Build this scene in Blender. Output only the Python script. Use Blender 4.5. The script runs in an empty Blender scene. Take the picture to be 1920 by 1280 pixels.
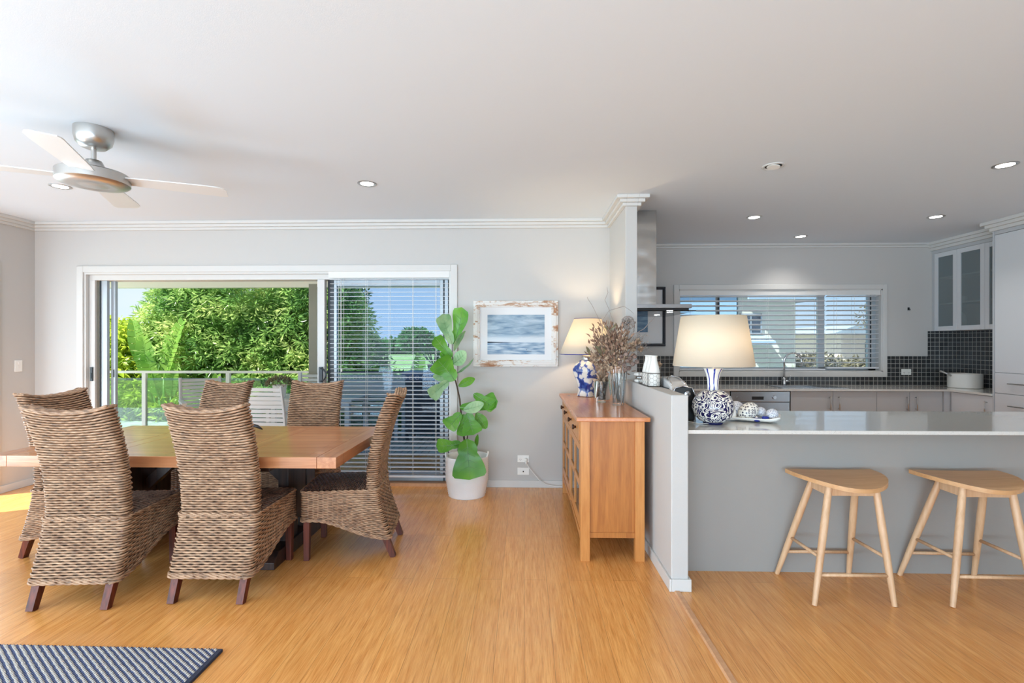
import bpy, math, random
from mathutils import Vector, Matrix
import numpy as np
PI = math.pi
SC = bpy.context.scene
COL = SC.collection

# ------------------------------------------------------------------ camera
cd = bpy.data.cameras.new('camera'); cam = bpy.data.objects.new('camera', cd); COL.objects.link(cam)
cd.sensor_width = 36.0; cd.lens = 36.0 * 920 / 1920; cd.shift_y = 6 / 1920
cd.clip_start = 0.05; cd.clip_end = 400
cam.location = (0, 0, 1.443); cam.rotation_euler = (PI / 2, 0, math.radians(1.43))
SC.camera = cam

# ------------------------------------------------------------------ world, sun, daylight, added fill, exposure
W = bpy.data.worlds.new('world'); SC.world = W; W.use_nodes = True
nt = W.node_tree; nt.nodes.clear()
def N(t, **k):
    n = nt.nodes.new(t)
    for a, b in k.items(): setattr(n, a, b)
    return n
out = N('ShaderNodeOutputWorld'); bg = N('ShaderNodeBackground'); tc = N('ShaderNodeTexCoord'); sp = N('ShaderNodeSeparateXYZ')
rp = N('ShaderNodeValToRGB'); ns = N('ShaderNodeTexNoise'); cr = N('ShaderNodeValToRGB'); mx = N('ShaderNodeMix', data_type='RGBA'); mp = N('ShaderNodeMapping')
L = nt.links.new
L(tc.outputs['Generated'], sp.inputs[0]); L(sp.outputs['Z'], rp.inputs[0])
e = rp.color_ramp.elements
e[0].position = 0.0; e[0].color = (0.72, 0.86, 1.0, 1); e[1].position = 1.0; e[1].color = (0.16, 0.36, 0.85, 1)
x = e.new(0.10); x.color = (0.60, 0.81, 1.0, 1); x = e.new(0.3); x.color = (0.42, 0.67, 0.98, 1)
mp.inputs['Scale'].default_value = (1.6, 1.6, 5.0); mp.inputs['Location'].default_value = (0.3, 0.1, 0.25)
L(tc.outputs['Generated'], mp.inputs[0]); L(mp.outputs[0], ns.inputs['Vector'])
ns.inputs['Scale'].default_value = 1.6; ns.inputs['Detail'].default_value = 6
L(ns.outputs['Fac'], cr.inputs[0]); cr.color_ramp.elements[0].position = 0.36; cr.color_ramp.elements[1].position = 0.62
cr.color_ramp.elements[0].color = (0, 0, 0, 1); cr.color_ramp.elements[1].color = (0.8, 0.8, 0.8, 1)
L(cr.outputs[0], mx.inputs['Factor']); L(rp.outputs[0], mx.inputs['A']); mx.inputs['B'].default_value = (0.85, 0.9, 1.0, 1)
L(mx.outputs['Result'], bg.inputs[0]); bg.inputs[1].default_value = 0.70; L(bg.outputs[0], out.inputs[0])

def light(name, kind, loc, rot, energy, color=(1, 1, 1), parent=None, **k):
    l = bpy.data.lights.new(name, kind); l.energy = energy; l.color = color
    for a, b in k.items(): setattr(l, a, b)
    o = bpy.data.objects.new(name, l); COL.objects.link(o); o.location = loc; o.rotation_euler = rot
    if parent: o.parent = parent
    return o
sun = light('sun', 'SUN', (-6, 4, 9), (0, 0, 0), 8.0, (1.0, 0.96, 0.88), angle=math.radians(0.6))
sun.rotation_euler = Vector((0.55, 0.28, -0.72)).to_track_quat('-Z', 'Y').to_euler()
# added fill lamp behind the camera; daylight also enters by the left wall door
light('rear_fill', 'AREA', (-1.9, -3.35, 1.35), (PI / 2, 0, 0), 75, (0.78, 0.90, 1.0), shape='RECTANGLE', size=5.2, size_y=2.1)
# added upward fill lamp, put in to brighten and cool the ceiling
light('rear_fill_up', 'AREA', (-1.0, -3.3, 0.5), (math.radians(135), 0, 0), 205, (0.54, 0.79, 1.0), shape='RECTANGLE', size=7.0, size_y=0.9)
light('daylight_left', 'AREA', (-5.2, 3.72, 1.15), (PI / 2, 0, -PI / 2), 22, (0.84, 0.93, 1.0), shape='RECTANGLE', size=1.5, size_y=2.0)
light('left_fill_up', 'AREA', (-5.18, 3.72, 0.5), (math.radians(128), 0, -PI / 2), 8, (0.62, 0.85, 1.0), shape='RECTANGLE', size=1.5, size_y=0.8)  # added upward fill, brightens the ceiling at the back left
# added fill lamp out of view, lights the half wall's left face
light('side_fill', 'AREA', (-5.2, -0.5, 1.35), (PI / 2, 0, -PI / 2), 112, (0.76, 0.90, 1.0), shape='RECTANGLE', size=4.2, size_y=1.9)
light('side_fill_up', 'AREA', (-5.18, -0.5, 0.6), (math.radians(130), 0, -PI / 2), 66, (0.54, 0.79, 1.0), shape='RECTANGLE', size=4.2, size_y=0.8)  # second added side lamp, tilted up to lift the ceiling
SC.view_settings.view_transform = 'Standard'; SC.view_settings.look = 'None'
SC.view_settings.exposure = 0.66; SC.view_settings.gamma = 1.0; SC.view_settings.use_curve_mapping = False
SC.cycles.use_denoising = True
SC.cycles.caustics_reflective = False; SC.cycles.caustics_refractive = False
SC.cycles.max_bounces = 10; SC.cycles.transparent_max_bounces = 24; SC.cycles.diffuse_bounces = 5
SC.cycles.sample_clamp_indirect = 6.0

# ------------------------------------------------------------------ materials
def lin(r, g, b):
    f = lambda c: (c / 255 / 12.92) if c / 255 <= 0.04045 else ((c / 255 + 0.055) / 1.055) ** 2.4
    return (f(r), f(g), f(b), 1)
class M:
    """a small wrapper round one node material"""
    def __init__(s, name, rgb=(200, 200, 200), rough=0.5, metal=0.0, **k):
        s.m = bpy.data.materials.new(name); s.m.use_nodes = True; s.t = s.m.node_tree
        s.b = s.t.nodes['Principled BSDF']; s.o = s.t.nodes['Material Output']
        s.b.inputs['Base Color'].default_value = lin(*rgb); s.b.inputs['Roughness'].default_value = rough; s.b.inputs['Metallic'].default_value = metal
        for a, v in k.items(): s.b.inputs[a.replace('_', ' ')].default_value = v
        s._c = None
    def n(s, t, **k):
        n = s.t.nodes.new(t)
        for a, b in k.items():
            if a in n.inputs and not hasattr(n, a): n.inputs[a].default_value = b
            else: setattr(n, a, b)
        return n
    def l(s, a, b): s.t.links.new(a, b); return b
    def co(s, scale=(1, 1, 1), rot=(0, 0, 0), kind='Object', loc=(0, 0, 0)):
        tc = s.n('ShaderNodeTexCoord'); mp = s.n('ShaderNodeMapping')
        mp.inputs['Scale'].default_value = scale; mp.inputs['Rotation'].default_value = rot; mp.inputs['Location'].default_value = loc
        s.l(tc.outputs[kind], mp.inputs[0]); return mp.outputs[0]
    def noise(s, vec, scale, detail=3, rough=0.5, dist=0.0):
        n = s.n('ShaderNodeTexNoise'); s.l(vec, n.inputs['Vector']); n.inputs['Scale'].default_value = scale
        n.inputs['Detail'].default_value = detail; n.inputs['Roughness'].default_value = rough; n.inputs['Distortion'].default_value = dist
        return n.outputs['Fac']
    def ramp(s, fac, stops, interp='LINEAR'):
        r = s.n('ShaderNodeValToRGB'); s.l(fac, r.inputs[0]); e = r.color_ramp.elements; r.color_ramp.interpolation = interp
        for i, (p, c) in enumerate(stops):
            el = e[i] if i < 2 else e.new(p)
            el.position = p; el.color = lin(*c)
        return r.outputs[0]
    def mix(s, fac, a, b, blend='MIX'):
        m = s.n('ShaderNodeMix', data_type='RGBA', blend_type=blend)
        for v, k in ((fac, 'Factor'), (a, 'A'), (b, 'B')):
            i = m.inputs[k] if k != 'Factor' else m.inputs[0]
            if k != 'Factor': i = [q for q in m.inputs if q.name == k and q.type == 'RGBA'][0]
            if isinstance(v, (int, float)): i.default_value = v
            elif isinstance(v, tuple): i.default_value = lin(*v)
            else: s.l(v, i)
        return [q for q in m.outputs if q.type == 'RGBA'][0]
    def math(s, op, a, b=0.0):
        m = s.n('ShaderNodeMath', operation=op)
        for i, v in enumerate((a, b)):
            if isinstance(v, (int, float)): m.inputs[i].default_value = v
            else: s.l(v, m.inputs[i])
        return m.outputs[0]
    def color(s, out): s.l(out, s.b.inputs['Base Color']); return s
    def bump(s, out, dist=0.002, strength=1.0):
        b = s.n('ShaderNodeBump'); b.inputs['Distance'].default_value = dist; b.inputs['Strength'].default_value = strength
        s.l(out, b.inputs['Height']); s.l(b.outputs[0], s.b.inputs['Normal']); return s
MT = {}
def mk(key, *a, **k):
    m = M(key, *a, **k); MT[key] = m.m; return m

m = mk('wall_paint', (194, 192, 189), 0.85); m.bump(m.noise(m.co(), 260, 2), 0.0004)
m = mk('ceiling_paint', (214, 222, 229), 0.9); m.bump(m.noise(m.co(), 200, 2), 0.0003)
m = mk('trim_paint', (207, 206, 203), 0.45)
m = mk('island_paint', (156, 154, 150), 0.6); m.bump(m.noise(m.co(), 260, 2), 0.0003)
m = mk('white_gloss', (222, 222, 220), 0.3)
m = mk('white_plastic', (236, 236, 232), 0.35)
m = mk('cabinet', (182, 185, 188), 0.32)
m = mk('silver_plastic', (212, 213, 214), 0.28, 0.2)
m = mk('cabinet_gloss', (205, 207, 210), 0.22)
m = mk('chrome', (205, 207, 210), 0.12, 1.0)
m = mk('steel', (182, 186, 190), 0.24, 1.0); m.bump(m.noise(m.co((300, 300, 4)), 1.0, 2), 0.0002)
m = mk('hood_steel', (190, 190, 188), 0.16, 1.0); m.bump(m.noise(m.co((2, 2, 3)), 1.6, 1), 0.02)
m = mk('brushed_nickel', (196, 195, 192), 0.32, 1.0)
m = mk('fan_blade', (222, 222, 220), 0.4)
m = mk('black', (22, 22, 24), 0.35)
m = mk('charcoal', (48, 56, 62), 0.4)
m = mk('alu', (176, 184, 190), 0.35, 0.4)
m = mk('dark_hole', (18, 18, 18), 0.8)
m = mk('slat', (226, 229, 234), 0.4)
m = mk('cord', (224, 224, 220), 0.7)
m = mk('stoneware', (236, 235, 230), 0.25)
m = mk('matte_ceramic', (232, 231, 226), 0.6)
m = mk('navy', (22, 30, 92), 0.25)
m = mk('cobalt', (26, 44, 140), 0.2)
m = mk('dark_wire', (58, 54, 52), 0.5, 0.6)
m = mk('outdoor_white', (205, 210, 212), 0.55)
m = mk('cream_render', (226, 220, 204), 0.85); m.bump(m.noise(m.co(), 60, 3), 0.002)
m = mk('post_paint', (158, 156, 144), 0.7)
m = mk('rail_paint', (250, 246, 234), 0.5)
m = mk('soil', (70, 56, 42), 0.95); m.bump(m.noise(m.co(), 60, 4), 0.01)
m = mk('concrete', (168, 172, 168), 0.9); m.color(m.ramp(m.noise(m.co(), 3, 5), [(0.3, (140, 146, 144)), (0.7, (190, 194, 190))]))
m = mk('knob_wood', (52, 28, 16), 0.35)
m = mk('dark_leg', (74, 32, 22), 0.5)
g = m.noise(m.co((60, 60, 3)), 1, 4); m.color(m.ramp(g, [(0.3, (58, 22, 14)), (0.7, (116, 50, 30))]))
m = mk('pedestal_wood', (52, 34, 28), 0.4); m.color(m.ramp(m.noise(m.co((30, 30, 3)), 1, 4), [(0.3, (34, 22, 20)), (0.7, (74, 48, 38))]))

# strand-woven bamboo floor, boards running away from the camera
m = mk('bamboo_floor', (205, 145, 80), 0.22, Coat_Weight=0.35, Coat_Roughness=0.12)
tcv = m.n('ShaderNodeTexCoord'); sx = m.n('ShaderNodeSeparateXYZ'); cb = m.n('ShaderNodeCombineXYZ')
m.l(tcv.outputs['Object'], sx.inputs[0]); m.l(sx.outputs['Y'], cb.inputs[0]); m.l(sx.outputs['X'], cb.inputs[1])
br = m.n('ShaderNodeTexBrick'); m.l(cb.outputs[0], br.inputs['Vector'])
for k, v in dict(Scale=1.0, Bias=0.0).items(): br.inputs[k].default_value = v
br.inputs['Mortar Size'].default_value = 0.0012; br.inputs['Brick Width'].default_value = 1.85; br.inputs['Row Height'].default_value = 0.137
br.inputs['Color1'].default_value = (0, 0, 0, 1); br.inputs['Color2'].default_value = (1, 1, 1, 1); br.inputs['Mortar'].default_value = (0.5, 0.5, 0.5, 1); br.offset = 0.37
fine = m.noise(m.co((230, 7, 1)), 1.0, 5, 0.65, 0.3); mid = m.noise(m.co((48, 2.6, 1)), 1.0, 4, 0.6, 0.6)
c1 = m.ramp(fine, [(0.30, (168, 100, 40)), (0.70, (252, 192, 116)), (0.5, (236, 160, 86))])
c2 = m.ramp(mid, [(0.35, (198, 130, 62)), (0.65, (240, 182, 108))])
c = m.mix(0.45, c1, c2); c = m.mix(m.math('MULTIPLY', br.outputs['Color'], 0.22), c, (178, 116, 64))
c = m.mix(m.math('MULTIPLY', br.outputs['Fac'], 0.55), c, (120, 76, 40)); m.color(c)
m.bump(m.math('SUBTRACT', fine, m.math('MULTIPLY', br.outputs['Fac'], 0.8)), 0.0006)
m.l(m.math('ADD', m.math('MULTIPLY', fine, 0.12), 0.17), m.b.inputs['Roughness'])
def wood(key, dark, light_, rough=0.35, sc=(22, 22, 1.6), ring=1.0):
    m = mk(key, light_, rough); a = m.noise(m.co(sc), ring, 5, 0.6, 0.8); b = m.noise(m.co(tuple(q * 5 for q in sc)), ring, 3, 0.6)
    c = m.mix(0.3, m.ramp(a, [(0.3, dark), (0.7, light_)]), m.ramp(b, [(0.3, dark), (0.7, light_)])); m.color(c)
    m.bump(b, 0.0003); return m
wood('threshold_wood', (190, 138, 98), (214, 166, 124), 0.5)
wood('pine', (176, 108, 50), (212, 150, 84), 0.35)
wood('pine_panel', (146, 82, 32), (192, 124, 58), 0.4)
wood('pine_top', (186, 112, 62), (210, 140, 88), 0.22, (22, 1.6, 22))
wood('ash', (196, 152, 112), (226, 190, 152), 0.4)
wood('ash_seat', (190, 140, 92), (216, 170, 122), 0.38, (1.6, 22, 22))
# table boards: along the table and across at the ends
for key, swap in (('table_board', False), ('table_end', True)):
    m = mk(key, (176, 112, 72), 0.3, Coat_Weight=0.5, Coat_Roughness=0.12, Coat_IOR=1.5)
    sc_ = (1.5, 24, 24) if not swap else (24, 1.5, 24)
    a = m.noise(m.co(sc_), 1, 5, 0.6, 0.8)
    tcv = m.n('ShaderNodeTexCoord'); sx = m.n('ShaderNodeSeparateXYZ'); cb = m.n('ShaderNodeCombineXYZ'); m.l(tcv.outputs['Object'], sx.inputs[0])
    m.l(sx.outputs['Y' if swap else 'X'], cb.inputs[0]); m.l(sx.outputs['X' if swap else 'Y'], cb.inputs[1])
    br = m.n('ShaderNodeTexBrick'); m.l(cb.outputs[0], br.inputs['Vector']); br.inputs['Scale'].default_value = 1; br.inputs['Brick Width'].default_value = 0.9
    br.inputs['Row Height'].default_value = 3.0 if swap else 0.105; br.inputs['Mortar Size'].default_value = 0.0015; br.inputs['Mortar'].default_value = (0.5, 0.5, 0.5, 1)
    br.inputs['Color1'].default_value = (0, 0, 0, 1); br.inputs['Color2'].default_value = (1, 1, 1, 1)
    c = m.ramp(a, [(0.3, (170, 104, 64)), (0.7, (216, 154, 106))]); c = m.mix(m.math('MULTIPLY', br.outputs['Color'], 0.3), c, (160, 98, 60))
    c = m.mix(m.math('MULTIPLY', br.outputs['Fac'], 0.8), c, (70, 40, 24)); m.color(c)
# stone tops
m = mk('quartz', (214, 211, 204), 0.16, Coat_Weight=0.55, Coat_Roughness=0.05, Coat_IOR=1.5); v = m.noise(m.co(), 260, 2)
m.color(m.ramp(v, [(0.28, (178, 172, 164)), (0.36, (212, 210, 204)), (0.75, (218, 216, 211))]))
# dark mosaic tile with pale grout: horizontal axis given
def tile(key, ax, p=0.0535):
    m = mk(key, (52, 54, 56), 0.2); tcv = m.n('ShaderNodeTexCoord'); sx = m.n('ShaderNodeSeparateXYZ'); cb = m.n('ShaderNodeCombineXYZ')
    m.l(tcv.outputs['Object'], sx.inputs[0]); m.l(sx.outputs[ax], cb.inputs[0]); m.l(sx.outputs['Z'], cb.inputs[1])
    br = m.n('ShaderNodeTexBrick'); m.l(cb.outputs[0], br.inputs['Vector']); br.offset = 0.0; br.inputs['Scale'].default_value = 1
    br.inputs['Brick Width'].default_value = p; br.inputs['Row Height'].default_value = p; br.inputs['Mortar Size'].default_value = 0.0022; br.inputs['Mortar Smooth'].default_value = 0.1
    br.inputs['Color1'].default_value = lin(44, 46, 48); br.inputs['Color2'].default_value = lin(66, 68, 70); br.inputs['Mortar'].default_value = lin(188, 186, 180)
    m.color(br.outputs['Color']); m.bump(m.math('SUBTRACT', 1.0, br.outputs['Fac']), 0.001)
    m.l(m.math('ADD', m.math('MULTIPLY', br.outputs['Fac'], 0.6), 0.15), m.b.inputs['Roughness'])
tile('mosaic_x', 'X'); tile('mosaic_y', 'Y')
# glass panes: tinted see-through with a mirror coat
def glass(key, tint, refl=0.06, rough=0.0, ior=1.5):
    m = mk(key); m.t.nodes.remove(m.b); tr = m.n('ShaderNodeBsdfTransparent'); gl = m.n('ShaderNodeBsdfGlossy'); ad = m.n('ShaderNodeMixShader'); fr = m.n('ShaderNodeFresnel')
    tr.inputs[0].default_value = (*tint, 1); gl.inputs['Roughness'].default_value = rough; fr.inputs[0].default_value = ior
    m.l(m.math('ADD', fr.outputs[0], refl), ad.inputs[0]); m.l(tr.outputs[0], ad.inputs[1]); m.l(gl.outputs[0], ad.inputs[2]); m.l(ad.outputs[0], m.o.inputs[0])
glass('glass_tinted', (0.66, 0.77, 0.88), 0.0, 0.0, 1.25); glass('glass_clear', (0.86, 0.93, 0.97), 0.02); glass('glass_rail', (0.70, 0.84, 0.80), 0.05)
glass('glass_frosted', (0.62, 0.66, 0.68), 0.05)
m = mk('glass_frosted', (158, 166, 168), 0.25); tr = m.n('ShaderNodeBsdfTransparent'); tr.inputs[0].default_value = (0.8, 0.85, 0.86, 1); a = m.n('ShaderNodeMixShader'); a.inputs[0].default_value = 0.68; m.l(m.b.outputs[0], a.inputs[1]); m.l(tr.outputs[0], a.inputs[2]); m.l(a.outputs[0], m.o.inputs[0])
glass('glass_thick', (0.88, 0.92, 0.93), 0.04, 0.03)
# lampshade linen: light passes through it
def shade(key, rgb, trn=0.55):
    m = mk(key, rgb, 0.9); d = m.n('ShaderNodeBsdfTranslucent'); d.inputs[0].default_value = lin(*rgb); a = m.n('ShaderNodeMixShader'); a.inputs[0].default_value = trn
    m.l(m.b.outputs[0], a.inputs[1]); m.l(d.outputs[0], a.inputs[2]); m.l(a.outputs[0], m.o.inputs[0]); m.bump(m.noise(m.co((1, 1, 6)), 180, 2), 0.0005); return m
shade('lamp_linen', (248, 240, 224), 0.5)
# leaves
def leafmat(key, dark, light_, sc=3.0, trn=0.4, rough=0.4, two=None):
    m = mk(key, light_, rough); f = m.noise(m.co(), sc, 3)
    st = [(0.32, dark), (0.66, light_)] + ([(0.5, two)] if two else [])
    c = m.ramp(f, st); m.color(c); d = m.n('ShaderNodeBsdfTranslucent'); m.l(c, d.inputs[0])
    a = m.n('ShaderNodeMixShader'); a.inputs[0].default_value = trn; m.l(m.b.outputs[0], a.inputs[1]); m.l(d.outputs[0], a.inputs[2]); m.l(a.outputs[0], m.o.inputs[0]); return m
leafmat('tree_leaf', (92, 138, 72), (210, 224, 146), 1.6, 0.5, 0.25, (146, 184, 102))
leafmat('shrub_leaf', (120, 160, 40), (214, 226, 90), 3.0, 0.5)
leafmat('dark_leaf', (58, 108, 58), (110, 160, 88), 3.0, 0.35)
leafmat('banana_leaf', (110, 170, 70), (170, 210, 100), 1.6, 0.55, 0.35)
leafmat('cane', (150, 170, 90), (196, 200, 130), 3.0, 0.1)
leafmat('fig_leaf', (66, 132, 34), (122, 182, 66), 3.2, 0.3, 0.32, (92, 158, 52))
leafmat('fig_leaf_pale', (120, 170, 118), (176, 208, 160), 8.0, 0.25, 0.35)
leafmat('herb_leaf', (86, 84, 66), (150, 138, 104), 30.0, 0.2)
m = mk('lawn', (120, 170, 80), 0.95); m.color(m.ramp(m.noise(m.co(), 0.8, 5), [(0.3, (104, 140, 72)), (0.7, (156, 178, 108))]))
m = mk('bark', (96, 80, 62), 0.9); m.bump(m.noise(m.co((30, 30, 4)), 1, 4), 0.01)
m = mk('fig_bark', (72, 56, 44), 0.8); m.bump(m.noise(m.co(), 90, 3), 0.002)
m = mk('deck_board', (150, 156, 160), 0.45)
w = m.n('ShaderNodeTexWave', wave_type='BANDS', bands_direction='X'); m.l(m.co((1, 1, 1)), w.inputs[0]); w.inputs['Scale'].default_value = 3.4
m.color(m.mix(m.ramp(w.outputs['Fac'], [(0.0, (255, 255, 255)), (0.06, (0, 0, 0))]), (182, 192, 202), (92, 98, 106)))
m = mk('fence_board', (70, 84, 70), 0.8); w = m.n('ShaderNodeTexWave', wave_type='BANDS', bands_direction='Z'); m.l(m.co(), w.inputs[0]); w.inputs['Scale'].default_value = 2.2
m.color(m.ramp(w.outputs['Fac'], [(0.0, (30, 38, 34)), (0.2, (84, 98, 84))]))
# rattan
m = mk('rattan', (160, 128, 100), 0.5)
a = m.noise(m.co((26, 26, 75)), 1.0, 2, 0.5); b = m.noise(m.co((3, 3, 5)), 1.6, 3, 0.6)
c = m.mix(0.5, m.ramp(a, [(0.32, (74, 46, 32)), (0.66, (200, 158, 122)), (0.46, (150, 110, 80))]), m.ramp(b, [(0.3, (120, 88, 66)), (0.7, (190, 160, 132))])); m.color(c)
m = mk('rattan_core', (48, 32, 24), 0.9)
m = mk('rattan_seat', (110, 84, 70), 0.42); m.color(m.ramp(m.noise(m.co((60, 12, 12)), 1, 3), [(0.3, (70, 50, 42)), (0.7, (150, 122, 104))]))
# rug: flat weave of blue and cream stripes
m = mk('rug_weave', (120, 126, 140), 0.95)
tcv = m.n('ShaderNodeTexCoord'); w = m.n('ShaderNodeTexWave', wave_type='BANDS', bands_direction='DIAGONAL'); mp = m.n('ShaderNodeMapping'); mp.inputs['Scale'].default_value = (0.8, 1.15, 0)
m.l(tcv.outputs['Object'], mp.inputs[0]); m.l(mp.outputs[0], w.inputs[0]); w.inputs['Scale'].default_value = 21.0; w.inputs['Distortion'].default_value = 1.0; w.inputs['Detail Scale'].default_value = 1.5
w2 = m.n('ShaderNodeTexWave', wave_type='BANDS', bands_direction='X'); m.l(tcv.outputs['Object'], w2.inputs[0]); w2.inputs['Scale'].default_value = 26
f = m.noise(m.co(), 90, 3)
c = m.ramp(w.outputs['Fac'], [(0.40, (52, 58, 88)), (0.50, (220, 210, 190))]); c = m.mix(m.math('MULTIPLY', f, 0.5), c, (98, 116, 160)); c = m.mix(m.math('MULTIPLY', w2.outputs['Fac'], 0.25), c, (60, 60, 76)); m.color(c)
m.bump(m.math('ADD', w2.outputs['Fac'], w.outputs['Fac']), 0.004)
m = mk('rug_binding', (44, 48, 66), 0.9); m.bump(m.noise(m.co(), 300, 2), 0.002)
# woven rope basket
m = mk('rope', (240, 240, 240), 0.9); m.bump(m.noise(m.co((60, 60, 20)), 3, 3), 0.002)
# white ceramic with a blue scrolling ornament
def porcelain(key, scale, thr, blue, dist, white=(238, 236, 228)):
    m = mk(key, white, 0.12); v = m.co()
    a = m.noise(v, scale, 1.0, 0.4, dist); band = m.math('ABSOLUTE', m.math('SUBTRACT', m.math('FRACT', m.math('MULTIPLY', a, 7.0)), 0.5))
    c = m.ramp(band, [(thr - 0.02, blue), (thr + 0.02, white)]); m.color(c); return m
m = porcelain('scroll_porcelain', 14, 0.25, (24, 22, 78), 1.6)
m = mk('petal_porcelain', (238, 236, 228), 0.12)
tcv = m.n('ShaderNodeTexCoord'); sx = m.n('ShaderNodeSeparateXYZ'); m.l(tcv.outputs['Object'], sx.inputs[0])
an = m.n('ShaderNodeMath', operation='ARCTAN2'); m.l(sx.outputs['Y'], an.inputs[0]); m.l(sx.outputs['X'], an.inputs[1])
st = m.math('ABSOLUTE', m.math('SINE', m.math('ADD', m.math('MULTIPLY', an.outputs[0], 4.0), m.math('MULTIPLY', m.noise(m.co(), 18, 1), 1.4))))
m.color(m.ramp(st, [(0.36, (28, 48, 150)), (0.42, (238, 236, 228))]))
m = mk('floral_porcelain', (40, 62, 140), 0.15); vo = m.n('ShaderNodeTexVoronoi'); m.l(m.co(), vo.inputs['Vector']); vo.inputs['Scale'].default_value = 17
f = m.noise(m.co(), 60, 2); dd = m.math('ADD', vo.outputs['Distance'], m.math('MULTIPLY', f, 0.35))
m.color(m.ramp(dd, [(0.0, (188, 164, 140)), (0.72, (70, 96, 164)), (0.26, (226, 220, 208)), (0.64, (216, 212, 206)), (0.95, (40, 52, 120))]))
m = mk('dotted_porcelain', (236, 234, 226), 0.3); vo = m.n('ShaderNodeTexVoronoi'); m.l(m.co(), vo.inputs['Vector']); vo.inputs['Scale'].default_value = 55; vo.inputs['Randomness'].default_value = 0.25
m.color(m.ramp(vo.outputs['Distance'], [(0.16, (226, 222, 214)), (0.22, (62, 62, 78)), (0.36, (62, 62, 78)), (0.42, (232, 230, 222))]))
m = mk('fine_porcelain', (190, 194, 206), 0.3); vo = m.n('ShaderNodeTexVoronoi'); m.l(m.co(), vo.inputs['Vector']); vo.inputs['Scale'].default_value = 150
m.color(m.ramp(vo.outputs['Distance'], [(0.25, (84, 94, 126)), (0.4, (214, 216, 222))]))
# distressed white picture frame
m = mk('distressed', (226, 224, 220), 0.6); f = m.noise(m.co((5, 20, 14)), 1.0, 6, 0.7, 0.6)
m.color(m.ramp(f, [(0.36, (170, 122, 88)), (0.43, (206, 182, 162)), (0.47, (228, 226, 222))])); m.bump(m.noise(m.co(), 60, 5, 0.7), 0.006)
m = mk('mat_board', (226, 227, 228), 0.8)
# watercolour seascape: blue washes over a pale band, thin dark headland at the horizon
m = mk('watercolour', (190, 205, 218), 0.8); v = m.co()
tcv = m.n('ShaderNodeTexCoord'); sx = m.n('ShaderNodeSeparateXYZ'); m.l(tcv.outputs['Object'], sx.inputs[0])
h = m.math('ADD', m.math('MULTIPLY', sx.outputs['Z'], 2.5), 0.5)
wv = m.noise(m.co((3, 1, 16), (0, 0.18, 0)), 1.3, 5, 0.6, 0.5)
sky = m.ramp(wv, [(0.32, (96, 128, 156)), (0.62, (172, 192, 206)), (0.8, (206, 216, 222))]); sea = m.ramp(m.noise(m.co((6, 1, 40)), 1.2, 4), [(0.35, (96, 132, 166)), (0.65, (190, 206, 218))])
hh = m.math('ADD', h, m.math('MULTIPLY', m.math('SUBTRACT', wv, 0.5), 0.25))
band = m.ramp(hh, [(0.0, (255, 255, 255)), (0.41, (255, 255, 255)), (0.49, (0, 0, 0)), (1.0, (0, 0, 0))])
seam = m.ramp(h, [(0.295, (255, 255, 255)), (0.31, (0, 0, 0))])
c = m.mix(band, sky, (206, 216, 224)); c = m.mix(seam, c, sea)
ln = m.math('MULTIPLY', m.math('LESS_THAN', m.math('ABSOLUTE', m.math('SUBTRACT', h, 0.305)), m.math('MULTIPLY', m.math('SUBTRACT', 0.0, sx.outputs['X']), 0.06)), 1.0)
c = m.mix(ln, c, (26, 34, 52)); m.color(c)
m = mk('small_print', (120, 160, 196), 0.7); m.color(m.ramp(m.noise(m.co((4, 4, 20)), 1, 3), [(0.35, (70, 104, 140)), (0.65, (150, 180, 200))]))
m = mk('black_frame', (16, 20, 34), 0.3)
m = mk('dried_brown', (120, 92, 76), 0.85); m.color(m.ramp(m.noise(m.co(), 40, 3), [(0.3, (104, 76, 62)), (0.7, (182, 150, 126))]))
m = mk('dried_tan', (176, 150, 124), 0.85); m.color(m.ramp(m.noise(m.co(), 40, 3), [(0.3, (140, 112, 92)), (0.7, (206, 180, 152))]))
m = mk('dried_grey', (164, 152, 144), 0.85)
m = mk('gumnut', (112, 92, 84), 0.7); m.color(m.ramp(m.noise(m.co(), 30, 3), [(0.3, (92, 72, 66)), (0.7, (150, 128, 116))]))
m = mk('kraft', (196, 150, 122), 0.8)
m = mk('eave_blue', (160, 182, 202), 0.7); m = mk('roof_grey', (150, 162, 172), 0.6); m = mk('blue_cladding', (150, 184, 212), 0.7); m = mk('pink_render', (226, 208, 190), 0.85)
m = mk('dark_window', (60, 70, 84), 0.1)
m = mk('lens_glow', (255, 255, 255), 0.5); m.b.inputs['Emission Color'].default_value = (1, 0.98, 0.95, 1); m.b.inputs['Emission Strength'].default_value = 6.0
m = mk('bbq_grey', (86, 104, 134), 0.4)

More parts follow.
